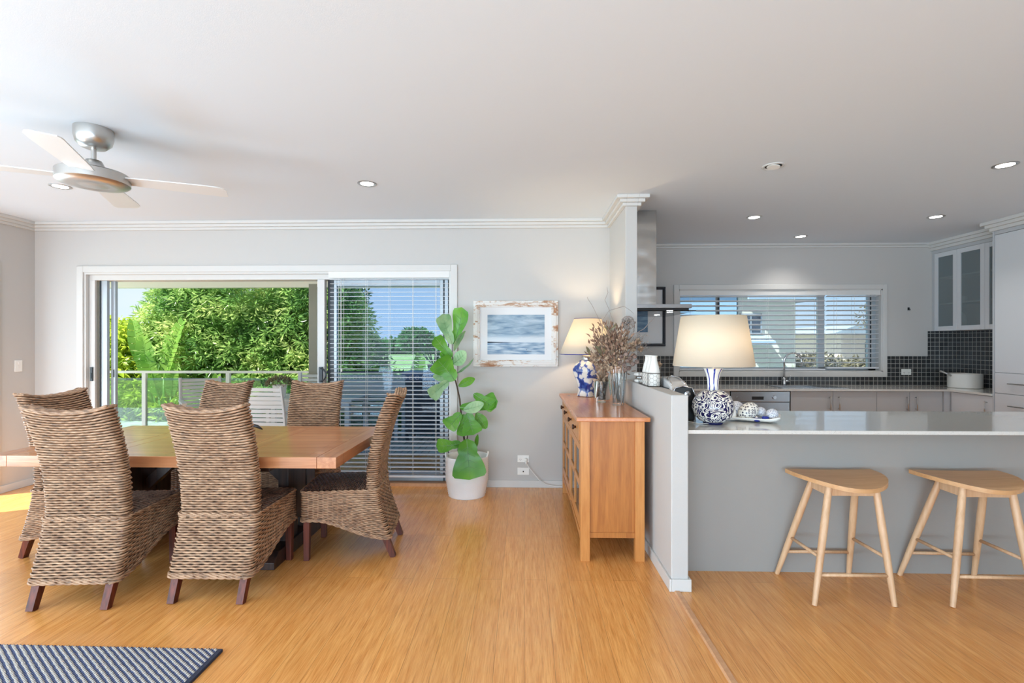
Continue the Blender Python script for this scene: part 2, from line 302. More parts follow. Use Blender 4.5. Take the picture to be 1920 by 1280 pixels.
# ------------------------------------------------------------------ mesh builder
class MB:
    def __init__(s): s.v = []; s.f = []; s.mi = []; s.cur = 0
    def add(s, vs, fs):
        o = len(s.v); s.v += [tuple(p) for p in vs]
        for q in fs: s.f.append(tuple(i + o for i in q)); s.mi.append(s.cur)
        return s
    def box(s, x0, x1, y0, y1, z0, z1):
        return s.add([(x0, y0, z0), (x1, y0, z0), (x1, y1, z0), (x0, y1, z0), (x0, y0, z1), (x1, y0, z1), (x1, y1, z1), (x0, y1, z1)],
                     [(3, 2, 1, 0), (4, 5, 6, 7), (0, 1, 5, 4), (1, 2, 6, 5), (2, 3, 7, 6), (3, 0, 4, 7)])
    def obox(s, c, size, rot=None, R=None):
        R = R or (Matrix.Rotation(rot[2], 3, 'Z') @ Matrix.Rotation(rot[1], 3, 'Y') @ Matrix.Rotation(rot[0], 3, 'X') if rot else Matrix.Identity(3))
        a, b, d = (q / 2 for q in size); P = [(-a, -b, -d), (a, -b, -d), (a, b, -d), (-a, b, -d), (-a, -b, d), (a, -b, d), (a, b, d), (-a, b, d)]
        return s.add([Vector(c) + R @ Vector(p) for p in P], [(3, 2, 1, 0), (4, 5, 6, 7), (0, 1, 5, 4), (1, 2, 6, 5), (2, 3, 7, 6), (3, 0, 4, 7)])
    def bar(s, p0, p1, w, h, up=(0, 0, 1), w1=None, h1=None):
        p0 = Vector(p0); p1 = Vector(p1); d = (p1 - p0).normalized(); sx = d.cross(Vector(up))
        if sx.length < 1e-4: sx = Vector((1, 0, 0))
        sx.normalize(); sy = sx.cross(d); w1 = w if w1 is None else w1; h1 = h if h1 is None else h1
        vs = [p + sx * a * ww / 2 + sy * b * hh / 2 for p, ww, hh in ((p0, w, h), (p1, w1, h1)) for a, b in ((-1, -1), (1, -1), (1, 1), (-1, 1))]
        return s.add(vs, [(3, 2, 1, 0), (4, 5, 6, 7), (0, 1, 5, 4), (1, 2, 6, 5), (2, 3, 7, 6), (3, 0, 4, 7)])
    def tube(s, pts, r, n=8, caps=True, closed=False):
        pts = [Vector(p) for p in pts]; m = len(pts); rs = r if isinstance(r, (list, tuple)) else [r] * m
        vs = []; up = None
        for i, p in enumerate(pts):
            a = pts[i - 1] if i > 0 or closed else p; b = pts[(i + 1) % m] if i < m - 1 or closed else p
            t = (b - a).normalized()
            if up is None: up = Vector((0, 0, 1)) if abs(t.z) < 0.9 else Vector((1, 0, 0))
            u = (up - t * up.dot(t)); u = u.normalized() if u.length > 1e-5 else t.orthogonal().normalized(); up = u; w = t.cross(u)
            vs += [p + (u * math.cos(2 * PI * k / n) + w * math.sin(2 * PI * k / n)) * rs[i] for k in range(n)]
        fs = []
        for i in range(m if closed else m - 1):
            j = (i + 1) % m
            fs += [(i * n + k, i * n + (k + 1) % n, j * n + (k + 1) % n, j * n + k) for k in range(n)]
        if caps and not closed: fs += [tuple(range(n))[::-1], tuple((m - 1) * n + k for k in range(n))]
        return s.add(vs, fs)
    def lathe(s, prof, c=(0, 0, 0), n=32, sx=1, sy=1, R=None, sq=0.0, rot=0.0):
        """prof: (radius, z) from bottom to top; sq > 0 squares the plan"""
        c = Vector(c); vs = []; fs = []
        for r, z in prof:
            for k in range(n):
                a = 2 * PI * k / n + rot; q = 1.0
                if sq: q = 1 / (abs(math.cos(a - rot)) ** sq + abs(math.sin(a - rot)) ** sq) ** (1 / sq)
                p = Vector((math.cos(a) * r * sx * q, math.sin(a) * r * sy * q, z)); vs.append(c + (R @ p if R else p))
        m = len(prof)
        for i in range(m - 1): fs += [(i * n + k, i * n + (k + 1) % n, (i + 1) * n + (k + 1) % n, (i + 1) * n + k) for k in range(n)]
        if prof[0][0] > 1e-4: fs.append(tuple(range(n))[::-1])
        if prof[-1][0] > 1e-4: fs.append(tuple((m - 1) * n + k for k in range(n)))
        return s.add(vs, fs)
    def ball(s, c, r, n=16, m=10, sx=1, sy=1, sz=1, R=None):
        return s.lathe([(max(1e-5, r * math.sin(PI * i / m)), -r * sz * math.cos(PI * i / m)) for i in range(m + 1)], c, n, sx, sy, R)
    def prism(s, poly, h0, h1, axis='z'):
        """extrude a 2D outline; axis = direction of extrusion"""
        f = {'z': lambda a, b, h: (a, b, h), 'y': lambda a, b, h: (a, h, b), 'x': lambda a, b, h: (h, a, b)}[axis]; n = len(poly)
        vs = [f(a, b, h0) for a, b in poly] + [f(a, b, h1) for a, b in poly]
        return s.add(vs, [tuple(range(n))[::-1], tuple(range(n, 2 * n))] + [(i, (i + 1) % n, n + (i + 1) % n, n + i) for i in range(n)])
    def grid(s, P):
        """P[i][j] points"""
        a = len(P); b = len(P[0])
        return s.add([p for r in P for p in r], [(i * b + j, i * b + j + 1, (i + 1) * b + j + 1, (i + 1) * b + j) for i in range(a - 1) for j in range(b - 1)])
    def leaf(s, base, tip, width, nrm, prof, nu=8, nv=4, curl=0.0, fold=0.0, wave=0.0, ph=0.0):
        base = Vector(base); tip = Vector(tip); d = tip - base; Ln = d.length; t = d.normalized(); nrm = Vector(nrm); nrm = (nrm - t * nrm.dot(t)).normalized(); sd = t.cross(nrm)
        P = []
        for i in range(nu + 1):
            u = i / nu; w = width / 2 * prof(u); row = []
            for j in range(nv + 1):
                q = (j / nv - 0.5) * 2
                z = fold * abs(q) * w + curl * Ln * (u * (1 - u)) * 4 * 0.25 + wave * Ln * math.sin(u * 14 + ph + q * 2) * abs(q)
                row.append(base + t * (u * Ln) + sd * (q * w) + nrm * z)
            P.append(row)
        return s.grid(P)
    def build(s, name, mats, parent=None, w=False, smooth=False, bevel=0.0, seg=2, sharp=None, own=None):
        mats = mats if isinstance(mats, (list, tuple)) else [mats]
        vs = s.v; org = Vector((0, 0, 0)); A = np.array(vs, dtype=float)
        if parent is None:
            lo = A.min(0); hi = A.max(0); org = Vector(((lo[0] + hi[0]) / 2, (lo[1] + hi[1]) / 2, lo[2])) if own is None else Vector(own)
        elif w:
            q = parent
            while q: org += q.location; q = q.parent
        A = A - np.array(org)
        me = bpy.data.meshes.new(name); me.from_pydata(A.tolist(), [], s.f); me.update()
        for k in mats: me.materials.append(MT[k])
        if len(mats) > 1: me.polygons.foreach_set('material_index', s.mi)
        if smooth:
            me.polygons.foreach_set('use_smooth', [True] * len(me.polygons))
            if sharp is not None: me.set_sharp_from_angle(angle=math.radians(sharp))
        o = bpy.data.objects.new(name, me); COL.objects.link(o)
        if parent is None: o.location = org
        else: o.parent = parent
        if bevel:
            b = o.modifiers.new('bevel', 'BEVEL'); b.width = bevel; b.segments = seg; b.limit_method = 'ANGLE'; b.angle_limit = math.radians(40)
        return o
def T(name, label, cat, loc=(0, 0, 0), rz=0.0, group=None):
    o = bpy.data.objects.new(name, None); o.empty_display_size = 0.1; COL.objects.link(o); o.location = loc; o.rotation_euler = (0, 0, rz)
    return tag(o, label, cat, group)
def tag(o, label, cat, group=None, kind=None):
    o['label'] = label; o['category'] = cat
    if group: o['group'] = group
    if kind: o['kind'] = kind
    return o
def struct(name, mb, mat, parent=None, label=None, **k):
    o = mb.build(name, mat, parent, w=parent is not None, **k)
    if parent is None: o['kind'] = 'structure'
    if label: o['label'] = label
    return o
def sroot(name, loc=(0, 0, 0), label=None):
    o = bpy.data.objects.new(name, None); COL.objects.link(o); o.location = loc; o['kind'] = 'structure'
    if label: o['label'] = label
    return o
def dup(root, loc=None, rz=None, label=None, group=None):
    def cp(o, par):
        c = o.copy(); COL.objects.link(c)
        if par: c.parent = par
        for ch in list(kids[o]): cp(ch, c)
        return c
    kids = {}
    def walk(o):
        kids[o] = list(o.children)
        for ch in kids[o]: walk(ch)
    walk(root); r = cp(root, None)
    if loc is not None: r.location = loc
    if rz is not None: r.rotation_euler = (0, 0, rz)
    if label: r['label'] = label
    if group: r['group'] = group
    return r
# ------------------------------------------------------------------ the setting
XL, XR, YB, YK, ZC = -5.08, 5.35, 4.97, 6.21, 2.70
HX0, HX1, HY0, HC = 0.862, 0.962, 2.90, 1.147      # dividing wall, its free end and its height
CY0 = 4.20                                          # where the divider rises to full height
m = MB().box(XL - 0.15, XR + 0.15, -3.6, YK + 0.15, -0.12, 0); struct('floor', m, 'bamboo_floor', own=(0, 0, 0))
m = MB().box(XL - 0.15, XR + 0.15, -3.6, YK + 0.15, ZC, ZC + 0.12); struct('ceiling', m, 'ceiling_paint')
OX0, OX1, OZ = -4.56, -0.745, 2.19                  # sliding door opening
m = MB().box(XL - 0.15, OX0, YB, YB + 0.15, 0, ZC).box(OX1, HX0, YB, YB + 0.15, 0, ZC).box(OX0, OX1, YB, YB + 0.15, OZ, ZC)
struct('wall_back', m, 'wall_paint')
DY0, DY1, DZ = 2.90, 4.56, 2.18
m = MB().box(XL - 0.15, XL, -3.6, -2.7, 0, ZC).box(XL - 0.15, XL, 1.7, DY0, 0, ZC).box(XL - 0.15, XL, -2.7, 1.7, 2.4, ZC).box(XL - 0.15, XL, DY1, YB, 0, ZC).box(XL - 0.15, XL, DY0, DY1, DZ, ZC)
struct('wall_left', m, 'wall_paint')
m = MB().box(XR, XR + 0.15, -3.6, YK + 0.15, 0, ZC); struct('wall_right', m, 'wall_paint')
m = MB().box(XL - 0.15, -4.6, -3.75, -3.6, 0, ZC).box(2.6, XR + 0.15, -3.75, -3.6, 0, ZC).box(-4.6, 2.6, -3.75, -3.6, 2.45, ZC); struct('wall_rear', m, 'wall_paint')
m = MB().box(HX0, HX1, HY0, CY0, 0, HC); m.box(HX0, HX1, CY0, YK, 0, ZC)
struct('wall_divider', m, 'wall_paint', bevel=0.006)
WX0, WX1, WZ0, WZ1 = 1.94, 4.45, 1.105, 2.133
m = MB().box(HX0, WX0, YK, YK + 0.15, 0, ZC).box(WX1, XR, YK, YK + 0.15, 0, ZC).box(WX0, WX1, YK, YK + 0.15, 0, WZ0).box(WX0, WX1, YK, YK + 0.15, WZ1, ZC)
struct('wall_kitchen', m, 'wall_paint')
# cornices: three steps
ST = [(2.619, 2.645, 0.028), (2.645, 2.672, 0.055), (2.672, 2.70, 0.086)]
m = MB()
for z0, z1, p in ST: m.box(XL, HX0 - p + 0.0, YB - p, YB, z0, z1)
struct('trim_1', m, 'trim_paint', bevel=0.003)
m = MB()
for z0, z1, p in ST: m.box(XL, XL + p, -3.6, YB - p, z0, z1)
struct('trim_2', m, 'trim_paint', bevel=0.003)
m = MB()
for z0, z1, p in ST: m.box(HX0 - p, HX0, CY0 - p, YB, z0, z1).box(HX0, HX1, CY0 - p, CY0, z0, z1).box(HX1, HX1 + p, CY0 - p, YK, z0, z1)
struct('trim_3', m, 'trim_paint', bevel=0.003)
m = MB()
for z0, z1, p in [(2.65, 2.675, 0.02), (2.675, 2.70, 0.05)]: m.box(HX1 + 0.09, 5.05, YK - p, YK, z0, z1)
struct('trim_4', m, 'trim_paint', bevel=0.003)
CABX, PANX, PY = 5.05, 4.80, 5.15
m = MB()
for z0, z1, p in [(2.60, 2.635, 0.02), (2.635, 2.667, 0.045), (2.667, 2.70, 0.07)]: m.box(CABX - p, CABX, PY, YK, z0, z1)
struct('trim_5', m, 'trim_paint', bevel=0.003)
m = MB()
for z0, z1, p in [(2.60, 2.635, 0.02), (2.635, 2.667, 0.045), (2.667, 2.70, 0.07)]: m.box(PANX - p, PANX, 1.6, PY + p, z0, z1).box(PANX, CABX - 0.07, PY, PY + p, z0, z1)
struct('trim_6', m, 'trim_paint', bevel=0.003)
BH = 0.072
struct('baseboard_back', MB().box(XL, -4.63, YB - 0.014, YB, 0, BH).box(-0.68, HX0, YB - 0.014, YB, 0, BH), 'trim_paint', bevel=0.003)
struct('baseboard_left', MB().box(XL, XL + 0.014, DY1 + 0.06, YB - 0.014, 0, BH).box(XL, XL + 0.014, 1.7, DY0 - 0.06, 0, BH), 'trim_paint', bevel=0.003)
struct('baseboard_divider', MB().box(HX0 - 0.014, HX0, HY0 - 0.014, YB - 0.014, 0, BH).box(HX0, HX1 + 0.014, HY0 - 0.014, HY0, 0, BH).box(HX1, HX1 + 0.014, HY0, 3.15, 0, BH), 'trim_paint', bevel=0.003)
m = MB().prism([(0.873, 0), (0.912, 0), (0.905, 0.009), (0.88, 0.009)], -3.5, HY0 - 0.015, 'y'); struct('trim_7', m, 'threshold_wood', label='narrow pinkish timber threshold strip between the two floors')
# kitchen splashback tiling, on the window wall and on the right wall
m = MB().box(HX1, WX0 - 0.066, YK - 0.008, YK, 0.94, 1.30).box(WX0 - 0.066, WX1 + 0.05, YK - 0.008, YK, 0.94, 1.043).box(WX1 + 0.05, 5.0, YK - 0.008, YK, 0.94, 1.30).box(5.0, XR, YK - 0.008, YK, 0.94, 1.61)
struct('trim_8', m, 'mosaic_x', label='dark square mosaic splashback under the kitchen window', own=(0.962, 0, 0.94))
m = MB().box(XR - 0.008, XR, PY, YK - 0.008, 0.94, 1.61); struct('trim_9', m, 'mosaic_y', label='dark square mosaic splashback below the glass wall cabinets', own=(0, 6.2, 0.94))

# left-wall door: architrave, open doorway with glazed leaf slid away
d = sroot('door_2', (XL, (DY0 + DY1) / 2, 0), 'glazed doorway in the left wall')
m = MB().box(XL, XL + 0.016, DY1, DY1 + 0.06, 0, DZ + 0.06).box(XL, XL + 0.016, DY0 - 0.06, DY0, 0, DZ + 0.06).box(XL, XL + 0.016, DY0, DY1, DZ, DZ + 0.06); struct('architrave', m, 'trim_paint', d, bevel=0.003)
m = MB().box(XL - 0.15, XL, DY1 - 0.02, DY1, 0, DZ).box(XL - 0.15, XL, DY0, DY0 + 0.02, 0, DZ).box(XL - 0.15, XL, DY0, DY1, DZ - 0.02, DZ); struct('door_lining', m, 'trim_paint', d)
m = MB().box(XL - 0.09, XL - 0.05, DY0 + 0.02, DY0 + 0.1, 0.02, DZ - 0.02).box(XL - 0.09, XL - 0.05, 3.7, 3.78, 0.02, DZ - 0.02).box(XL - 0.09, XL - 0.05, DY0 + 0.1, 3.7, 0.02, 0.1).box(XL - 0.09, XL - 0.05, DY0 + 0.1, 3.7, DZ - 0.1, DZ - 0.02); struct('door_frame', m, 'alu', d)
struct('door_pane', MB().box(XL - 0.075, XL - 0.065, DY0 + 0.1, 3.7, 0.1, DZ - 0.1), 'glass_clear', d)

# big sliding door in the back wall
d = sroot('door_1', ((OX0 + OX1) / 2, YB, 0), 'wide sliding glass door to the deck, left half open')
m = MB().box(OX0 - 0.066, OX0, YB - 0.016, YB, 0, OZ + 0.066).box(OX1, OX1 + 0.066, YB - 0.016, YB, 0, OZ + 0.066).box(OX0, OX1, YB - 0.016, YB, OZ, OZ + 0.066)
struct('architrave', m, 'trim_paint', d, bevel=0.004)
m = MB().box(OX0, OX0 + 0.02, YB, YB + 0.2, 0.01, OZ).box(OX1 - 0.02, OX1, YB, YB + 0.2, 0.01, OZ).box(OX0 + 0.02, OX1 - 0.02, YB, YB + 0.2, OZ - 0.02, OZ)
struct('door_lining', m, 'trim_paint', d)
m = MB().box(OX0 + 0.02, OX1 - 0.02, YB + 0.04, YB + 0.19, OZ - 0.075, OZ - 0.02).box(-2.13, -2.055, YB + 0.03, YB + 0.09, 0.03, OZ - 0.075)
struct('head_rail', m, 'trim_paint', d, bevel=0.003)
struct('sill_track', MB().box(OX0 + 0.02, OX1 - 0.02, YB + 0.0, YB + 0.2, 0.0, 0.03), 'threshold_wood', d)
# stack of stiles parked at the left jamb
m = MB().box(-4.535, -4.475, YB + 0.035, YB + 0.065, 0.03, OZ - 0.075); lf = struct('door_leaf', m, 'trim_paint', d, bevel=0.003)
m = MB().box(-4.456, -4.449, YB + 0.07, YB + 0.10, 0.03, OZ - 0.075); struct('door_gasket', m, 'charcoal', d)
m = MB().box(-4.449, -4.385, YB + 0.08, YB + 0.115, 0.03, OZ - 0.075).box(-4.38, -4.335, YB + 0.125, YB + 0.16, 0.03, OZ - 0.075); struct('door_stile', m, 'alu', d, bevel=0.002)
m = MB().box(-4.515, -4.49, YB + 0.018, YB + 0.036, 1.065, 1.21).box(-4.51, -4.495, YB + 0.012, YB + 0.02, 1.09, 1.15); struct('door_handle', m, 'charcoal', d, bevel=0.003)
struct('latch', MB().box(-4.352, -4.345, YB + 0.118, YB + 0.126, 1.10, 1.18), 'charcoal', d)
# fixed panel behind the blind
y0, y1 = YB + 0.10, YB + 0.14
m = MB().box(-2.05, -1.985, y0, y1, 0.03, OZ - 0.075); struct('panel_frame', m, 'charcoal', d, bevel=0.002)
m = MB().box(-1.985, -1.955, y0, y1, 0.03, OZ - 0.075).box(-0.875, -0.84, y0, y1, 0.03, OZ - 0.075).box(-1.955, -0.875, y0, y1, 0.03, 0.11).box(-1.955, -0.875, y0, y1, OZ - 0.135, OZ - 0.075).box(-0.825, -0.79, y0, y1, 0.03, OZ - 0.075)
struct('panel_frame', m, 'alu', d, bevel=0.002)
m = MB().box(-0.84, -0.825, y0 + 0.01, y1, 0.03, OZ - 0.075).box(-0.79, -0.766, y0 + 0.01, y1, 0.03, OZ - 0.075); struct('door_gasket', m, 'charcoal', d)
struct('door_pane', MB().box(-1.955, -0.875, YB + 0.117, YB + 0.123, 0.11, OZ - 0.135), 'glass_tinted', d)
m = MB()
for k in range(14):
    cx = -1.90 + k * 0.0655
    for q in range(6):
        a0, a1 = q * PI / 3, (q + 1) * PI / 3
        m.bar((cx + 0.021 * math.cos(a0), YB + 0.1145, 1.10 + 0.021 * math.sin(a0)), (cx + 0.021 * math.cos(a1), YB + 0.1145, 1.10 + 0.021 * math.sin(a1)), 0.001, 0.005, up=(0, 1, 0))
struct('safety_decal', m, 'white_plastic', d)
pts = [(-2.085 + 0.055 * math.sin(t), YB + 0.0, 1.135 + 0.065 * math.cos(t)) for t in [PI * k / 8 for k in range(9)]]
m = MB().box(-2.105, -2.07, YB + 0.005, YB + 0.03, 1.055, 1.215).tube(pts, 0.0075, 8); struct('door_handle', m, 'charcoal', d, smooth=True, sharp=40)

# kitchen window
d = sroot('window_1', ((WX0 + WX1) / 2, YK, WZ0), 'wide kitchen window over the sink')
m = MB().box(WX0 - 0.066, WX0, YK - 0.016, YK, WZ0 - 0.062, WZ1 + 0.06).box(WX1, WX1 + 0.05, YK - 0.016, YK, WZ0 - 0.062, WZ1 + 0.06).box(WX0, WX1, YK - 0.016, YK, WZ1, WZ1 + 0.06).box(WX0, WX1, YK - 0.02, YK, WZ0 - 0.062, WZ0)
struct('architrave', m, 'trim_paint', d, bevel=0.004)
m = MB().box(WX0, WX0 + 0.014, YK, YK + 0.15, WZ0, WZ1).box(WX1 - 0.014, WX1, YK, YK + 0.15, WZ0, WZ1).box(WX0, WX1, YK, YK + 0.15, WZ1 - 0.014, WZ1).box(WX0, WX1, YK, YK + 0.15, WZ0, WZ0 + 0.014); struct('window_lining', m, 'trim_paint', d)
m = MB()
for a, b in ((WX0 + 0.014, WX0 + 0.05), (3.72, 3.80), (WX1 - 0.11, WX1 - 0.014)): m.box(a, b, YK + 0.10, YK + 0.14, WZ0 + 0.014, WZ1 - 0.014)
m.box(WX0, WX1, YK + 0.10, YK + 0.14, WZ0 + 0.014, WZ0 + 0.05).box(WX0, WX1, YK + 0.10, YK + 0.14, WZ1 - 0.05, WZ1 - 0.014); struct('window_frame', m, 'alu', d, bevel=0.002)
m = MB().box(2.45, 2.485, YK + 0.10, YK + 0.14, WZ0 + 0.05, WZ1 - 0.05).box(4.365, 4.385, YK + 0.095, YK + 0.10, WZ0 + 0.05, WZ1 - 0.05); struct('window_frame', m, 'charcoal', d)
struct('window_pane', MB().box(WX0 + 0.03, WX1 - 0.03, YK + 0.118, YK + 0.122, WZ0 + 0.04, WZ1 - 0.04), 'glass_clear', d)
# frame of the rear opening, unseen and added to go with the rear fill
d = sroot('added_rear_window', (-1.0, -3.65, 0), 'added glazed opening behind the camera for the rear fill light')
m = MB()
for a in (-4.6, -2.8, -1.0, 0.8, 2.54): m.box(a, a + 0.06, -3.72, -3.66, 0, 2.45)
m.box(-4.6, 2.6, -3.72, -3.66, 0, 0.08).box(-4.6, 2.6, -3.72, -3.66, 2.39, 2.45); struct('window_frame', m, 'alu', d)

d = sroot('added_side_window', (XL - 0.1, -0.5, 0), 'added side window out of view for the side fill light')  # unseen window added so that fill comes from the left
m = MB()
for a in (-2.7, -1.25, 0.2, 1.64): m.box(XL - 0.14, XL - 0.1, a, a + 0.06, 0, 2.4)
m.box(XL - 0.14, XL - 0.1, -2.7, 1.7, 0, 0.06).box(XL - 0.14, XL - 0.1, -2.7, 1.7, 2.34, 2.4); struct('window_frame', m, 'alu', d)

# ------------------------------------------------------------------ blinds
def blind(name, label, x0, x1, yc, z0, z1, pitch, depth, tilt, pelmet, cords, thick=0.003):
    t = T(name, label, 'blind', ((x0 + x1) / 2, yc, z0), group=None)
    m = MB().box(x0 - 0.012, x1 + 0.012, yc - depth / 2 - 0.012, yc - depth / 2 - 0.002, z1, z1 + pelmet).box(x0, x1, yc - depth / 2, yc + depth / 2, z1 + 0.01, z1 + 0.045)
    m.build('head_rail', 'white_gloss', t, w=True, bevel=0.002)
    m = MB(); n = int((z1 - z0 - 0.02) / pitch); R = Matrix.Rotation(tilt, 3, 'X')
    for k in range(n): m.obox(((x0 + x1) / 2, yc, z1 - 0.012 - k * pitch), (x1 - x0, depth, thick), R=R)
    m.build('slats', 'slat', t, w=True)
    MB().box(x0, x1, yc - depth / 2, yc + depth / 2, z0, z0 + 0.018).build('bottom_rail', 'slat', t, w=True, bevel=0.003)
    m = MB()
    for c in cords:
        for dy in (-depth / 2 - 0.001, depth / 2 + 0.001): m.box(c - 0.0012, c + 0.0012, yc + dy - 0.001, yc + dy + 0.001, z0 + 0.01, z1 + 0.01)
    m.build('ladder_cord', 'cord', t, w=True)
    return t
t = blind('venetian_blind', 'white slatted blind over the fixed pane of the sliding door', -1.99, -0.772, 5.005, 0.088, 2.125, 0.0437, 0.05, math.radians(4), 0.075, [-1.90, -1.62, -1.38, -1.14, -0.905])
m = MB().tube([(-1.87, 4.975, 2.12), (-1.868, 4.973, 1.2)], 0.0022, 6).tube([(-1.845, 4.975, 2.12), (-1.846, 4.974, 1.25)], 0.0015, 6).lathe([(0.004, 0), (0.009, 0.01), (0.004, 0.035)], (-1.868, 4.973, 1.165), 10)
m.build('tilt_cord', 'cord', t, w=True, smooth=True)
blind('venetian_blind', 'long white slatted blind on the left part of the kitchen window', WX0 + 0.02, 3.765, YK + 0.045, WZ0 + 0.02, 2.062, 0.0595, 0.05, math.radians(-17), 0.07, [2.1, 2.42, 2.74, 3.06, 3.38, 3.66], 0.004)
blind('venetian_blind', 'short white slatted blind on the right part of the kitchen window', 3.79, WX1 - 0.03, YK + 0.045, WZ0 + 0.04, 2.062, 0.0595, 0.05, math.radians(-14), 0.07, [3.90, 4.12, 4.33], 0.004)

# ------------------------------------------------------------------ kitchen joinery
CT, CB = 0.94, 0.918
isl = MB().box(HX1, 3.74, 2.915, 3.78, CT - 0.022, CT).build('island_worktop', 'quartz', None, bevel=0.002); tag(isl, 'glossy pale stone worktop of the breakfast island beside the half wall', 'worktop')
t = T('island_cabinet', 'grey painted island base under the stone worktop, behind the stools', 'cabinet', (2.34, 3.45, 0))
MB().box(HX1, 3.72, 3.16, 3.18, 0.0, CT - 0.022).build('front_panel', 'island_paint', t, w=True)
MB().box(HX1, 3.72, 3.18, 3.70, 0.0, CT - 0.022).build('carcass', 'cabinet', t, w=True)
# worktop L, cut round the sink
SX0, SX1, SY0, SY1 = 2.98, 3.72, 5.74, 6.12
m = MB().box(HX1, SX0, 5.64, YK, CB, CT).box(SX1, XR, 5.64, YK, CB, CT).box(SX0, SX1, 5.64, SY0, CB, CT).box(SX0, SX1, SY1, YK, CB, CT).box(PANX - 0.02, XR, PY, 5.64, CB, CT)
tag(m.build('kitchen_worktop', 'quartz', None), 'pale stone worktop running under the kitchen window to the tall pantry', 'worktop')
t = T('kitchen_sink', 'stainless steel sink let into the worktop under the window', 'sink', ((SX0 + SX1) / 2, (SY0 + SY1) / 2, CT - 0.18))
m = MB().box(SX0 - 0.01, SX1 + 0.01, SY0 - 0.01, SY0 + 0.015, CT, CT + 0.004).box(SX0 - 0.01, SX1 + 0.01, SY1 - 0.015, SY1 + 0.01, CT, CT + 0.004).box(SX0 - 0.01, SX0 + 0.015, SY0 + 0.015, SY1 - 0.015, CT, CT + 0.004).box(SX1 - 0.25, SX1 + 0.01, SY0 + 0.015, SY1 - 0.015, CT, CT + 0.004)
m.build('sink_rim', 'steel', t, w=True)
m = MB().box(SX0 + 0.015, SX1 - 0.25, SY0 + 0.015, SY1 - 0.015, CT - 0.18, CT - 0.17).box(SX0 + 0.012, SX0 + 0.016, SY0 + 0.015, SY1 - 0.015, CT - 0.18, CT).box(SX1 - 0.254, SX1 - 0.25, SY0 + 0.015, SY1 - 0.015, CT - 0.18, CT).box(SX0 + 0.015, SX1 - 0.25, SY0 + 0.012, SY0 + 0.016, CT - 0.18, CT).box(SX0 + 0.015, SX1 - 0.25, SY1 - 0.016, SY1 - 0.012, CT - 0.18, CT)
m.build('basin', 'steel', t, w=True)
FX, FY = 3.215, 6.155
t = T('mixer_tap', 'tall chrome gooseneck tap behind the kitchen sink', 'tap', (FX, FY, CT))
pts = [(0, 0, 0.05), (0, 0, 0.30)] + [(0.10 - 0.10 * math.cos(a), -0.02 * math.sin(a / 2), 0.30 + 0.10 * math.sin(a)) for a in [PI * k / 10 for k in range(1, 11)]] + [(0.20, -0.03, 0.24)]
MB().tube(pts, 0.011, 12).build('spout', 'chrome', t, smooth=True)
MB().lathe([(0.03, 0), (0.03, 0.006), (0.021, 0.01), (0.021, 0.085), (0.015, 0.095)], (0, 0, 0), 20).build('tap_body', 'chrome', t, smooth=True, sharp=40)
MB().tube([(0.015, 0, 0.055), (0.07, 0, 0.055)], 0.012, 10).tube([(0.06, 0, 0.06), (0.078, -0.005, 0.12)], [0.006, 0.004], 8).build('lever', 'chrome', t, smooth=True)

def handle_bar(mb, p, q, r=0.0055, off=(0, -0.028, 0)):
    p = Vector(p); q = Vector(q); o = Vector(off); dd = (q - p).normalized() * 0.015
    mb.tube([p + o, q + o], r, 8); mb.tube([p + dd, p + dd + o], r * 0.8, 8); mb.tube([q - dd, q - dd + o], r * 0.8, 8)
def base_unit(x0, x1, doors, label, hs):
    t = T('base_cabinet', label, 'cabinet', ((x0 + x1) / 2, 5.9, 0.0), group='base cabinets under the window worktop')
    MB().box(x0 + 0.001, x1 - 0.001, 5.69, YK - 0.01, 0.1, CB).box(x0 + 0.001, x1 - 0.001, 5.73, YK - 0.01, 0, 0.1).build('carcass', 'cabinet', t, w=True)
    for (a, b), h in zip(doors, hs):
        MB().box(a + 0.002, b - 0.002, 5.67, 5.69, 0.105, CB - 0.006).build('door', 'cabinet', t, w=True, bevel=0.0015)
        dr = t.children[-1] if t.children else None
        if h is not None:
            mb = MB(); handle_bar(mb, (h, 5.67, 0.86), (h, 5.67, 0.70)); mb.build('door_handle', 'brushed_nickel', [c for c in t.children if c.name.startswith('door')][-1], w=True, smooth=True)
    return t
base_unit(0.962, 1.66, [(0.962, 1.31), (1.31, 1.66)], 'grey base cabinet in the corner by the range hood', [1.27, 1.35])
base_unit(1.66, 2.352, [(1.66, 2.0), (2.0, 2.352)], 'grey two door base cabinet left of the dishwasher', [1.96, 2.04])
base_unit(3.037, 3.999, [(3.037, 3.511), (3.511, 3.999)], 'grey two door cabinet under the sink beside the dishwasher', [3.47, 3.57])
base_unit(3.999, 4.732, [(3.999, 4.366), (4.366, 4.732)], 'grey two door cabinet in the inner corner under the window', [4.33, 4.43])
t = T('corner_cabinet', 'grey return cabinet between the window run and the tall pantry', 'cabinet', (5.08, 5.4, 0))
MB().box(PANX + 0.02, XR - 0.01, PY, 5.655, 0.1, CB).box(PANX + 0.06, XR - 0.01, PY, 5.655, 0, 0.1).box(4.734, PANX + 0.02, 5.655, 5.69, 0.1, CB).build('carcass', 'cabinet', t, w=True)
dr = MB().box(PANX, PANX + 0.018, PY + 0.003, 5.64, 0.105, CB - 0.006).build('door', 'cabinet_gloss', t, w=True, bevel=0.0015)
mb = MB(); handle_bar(mb, (PANX, PY + 0.06, 0.86), (PANX, PY + 0.06, 0.70), off=(-0.028, 0, 0)); mb.build('door_handle', 'brushed_nickel', dr, w=True, smooth=True)
t = T('dishwasher', 'stainless steel dishwasher with dial and recessed handle', 'dishwasher', (2.695, 5.95, 0))
MB().box(2.356, 3.033, 5.70, YK - 0.02, 0.02, 0.905).build('housing', 'black', t, w=True)
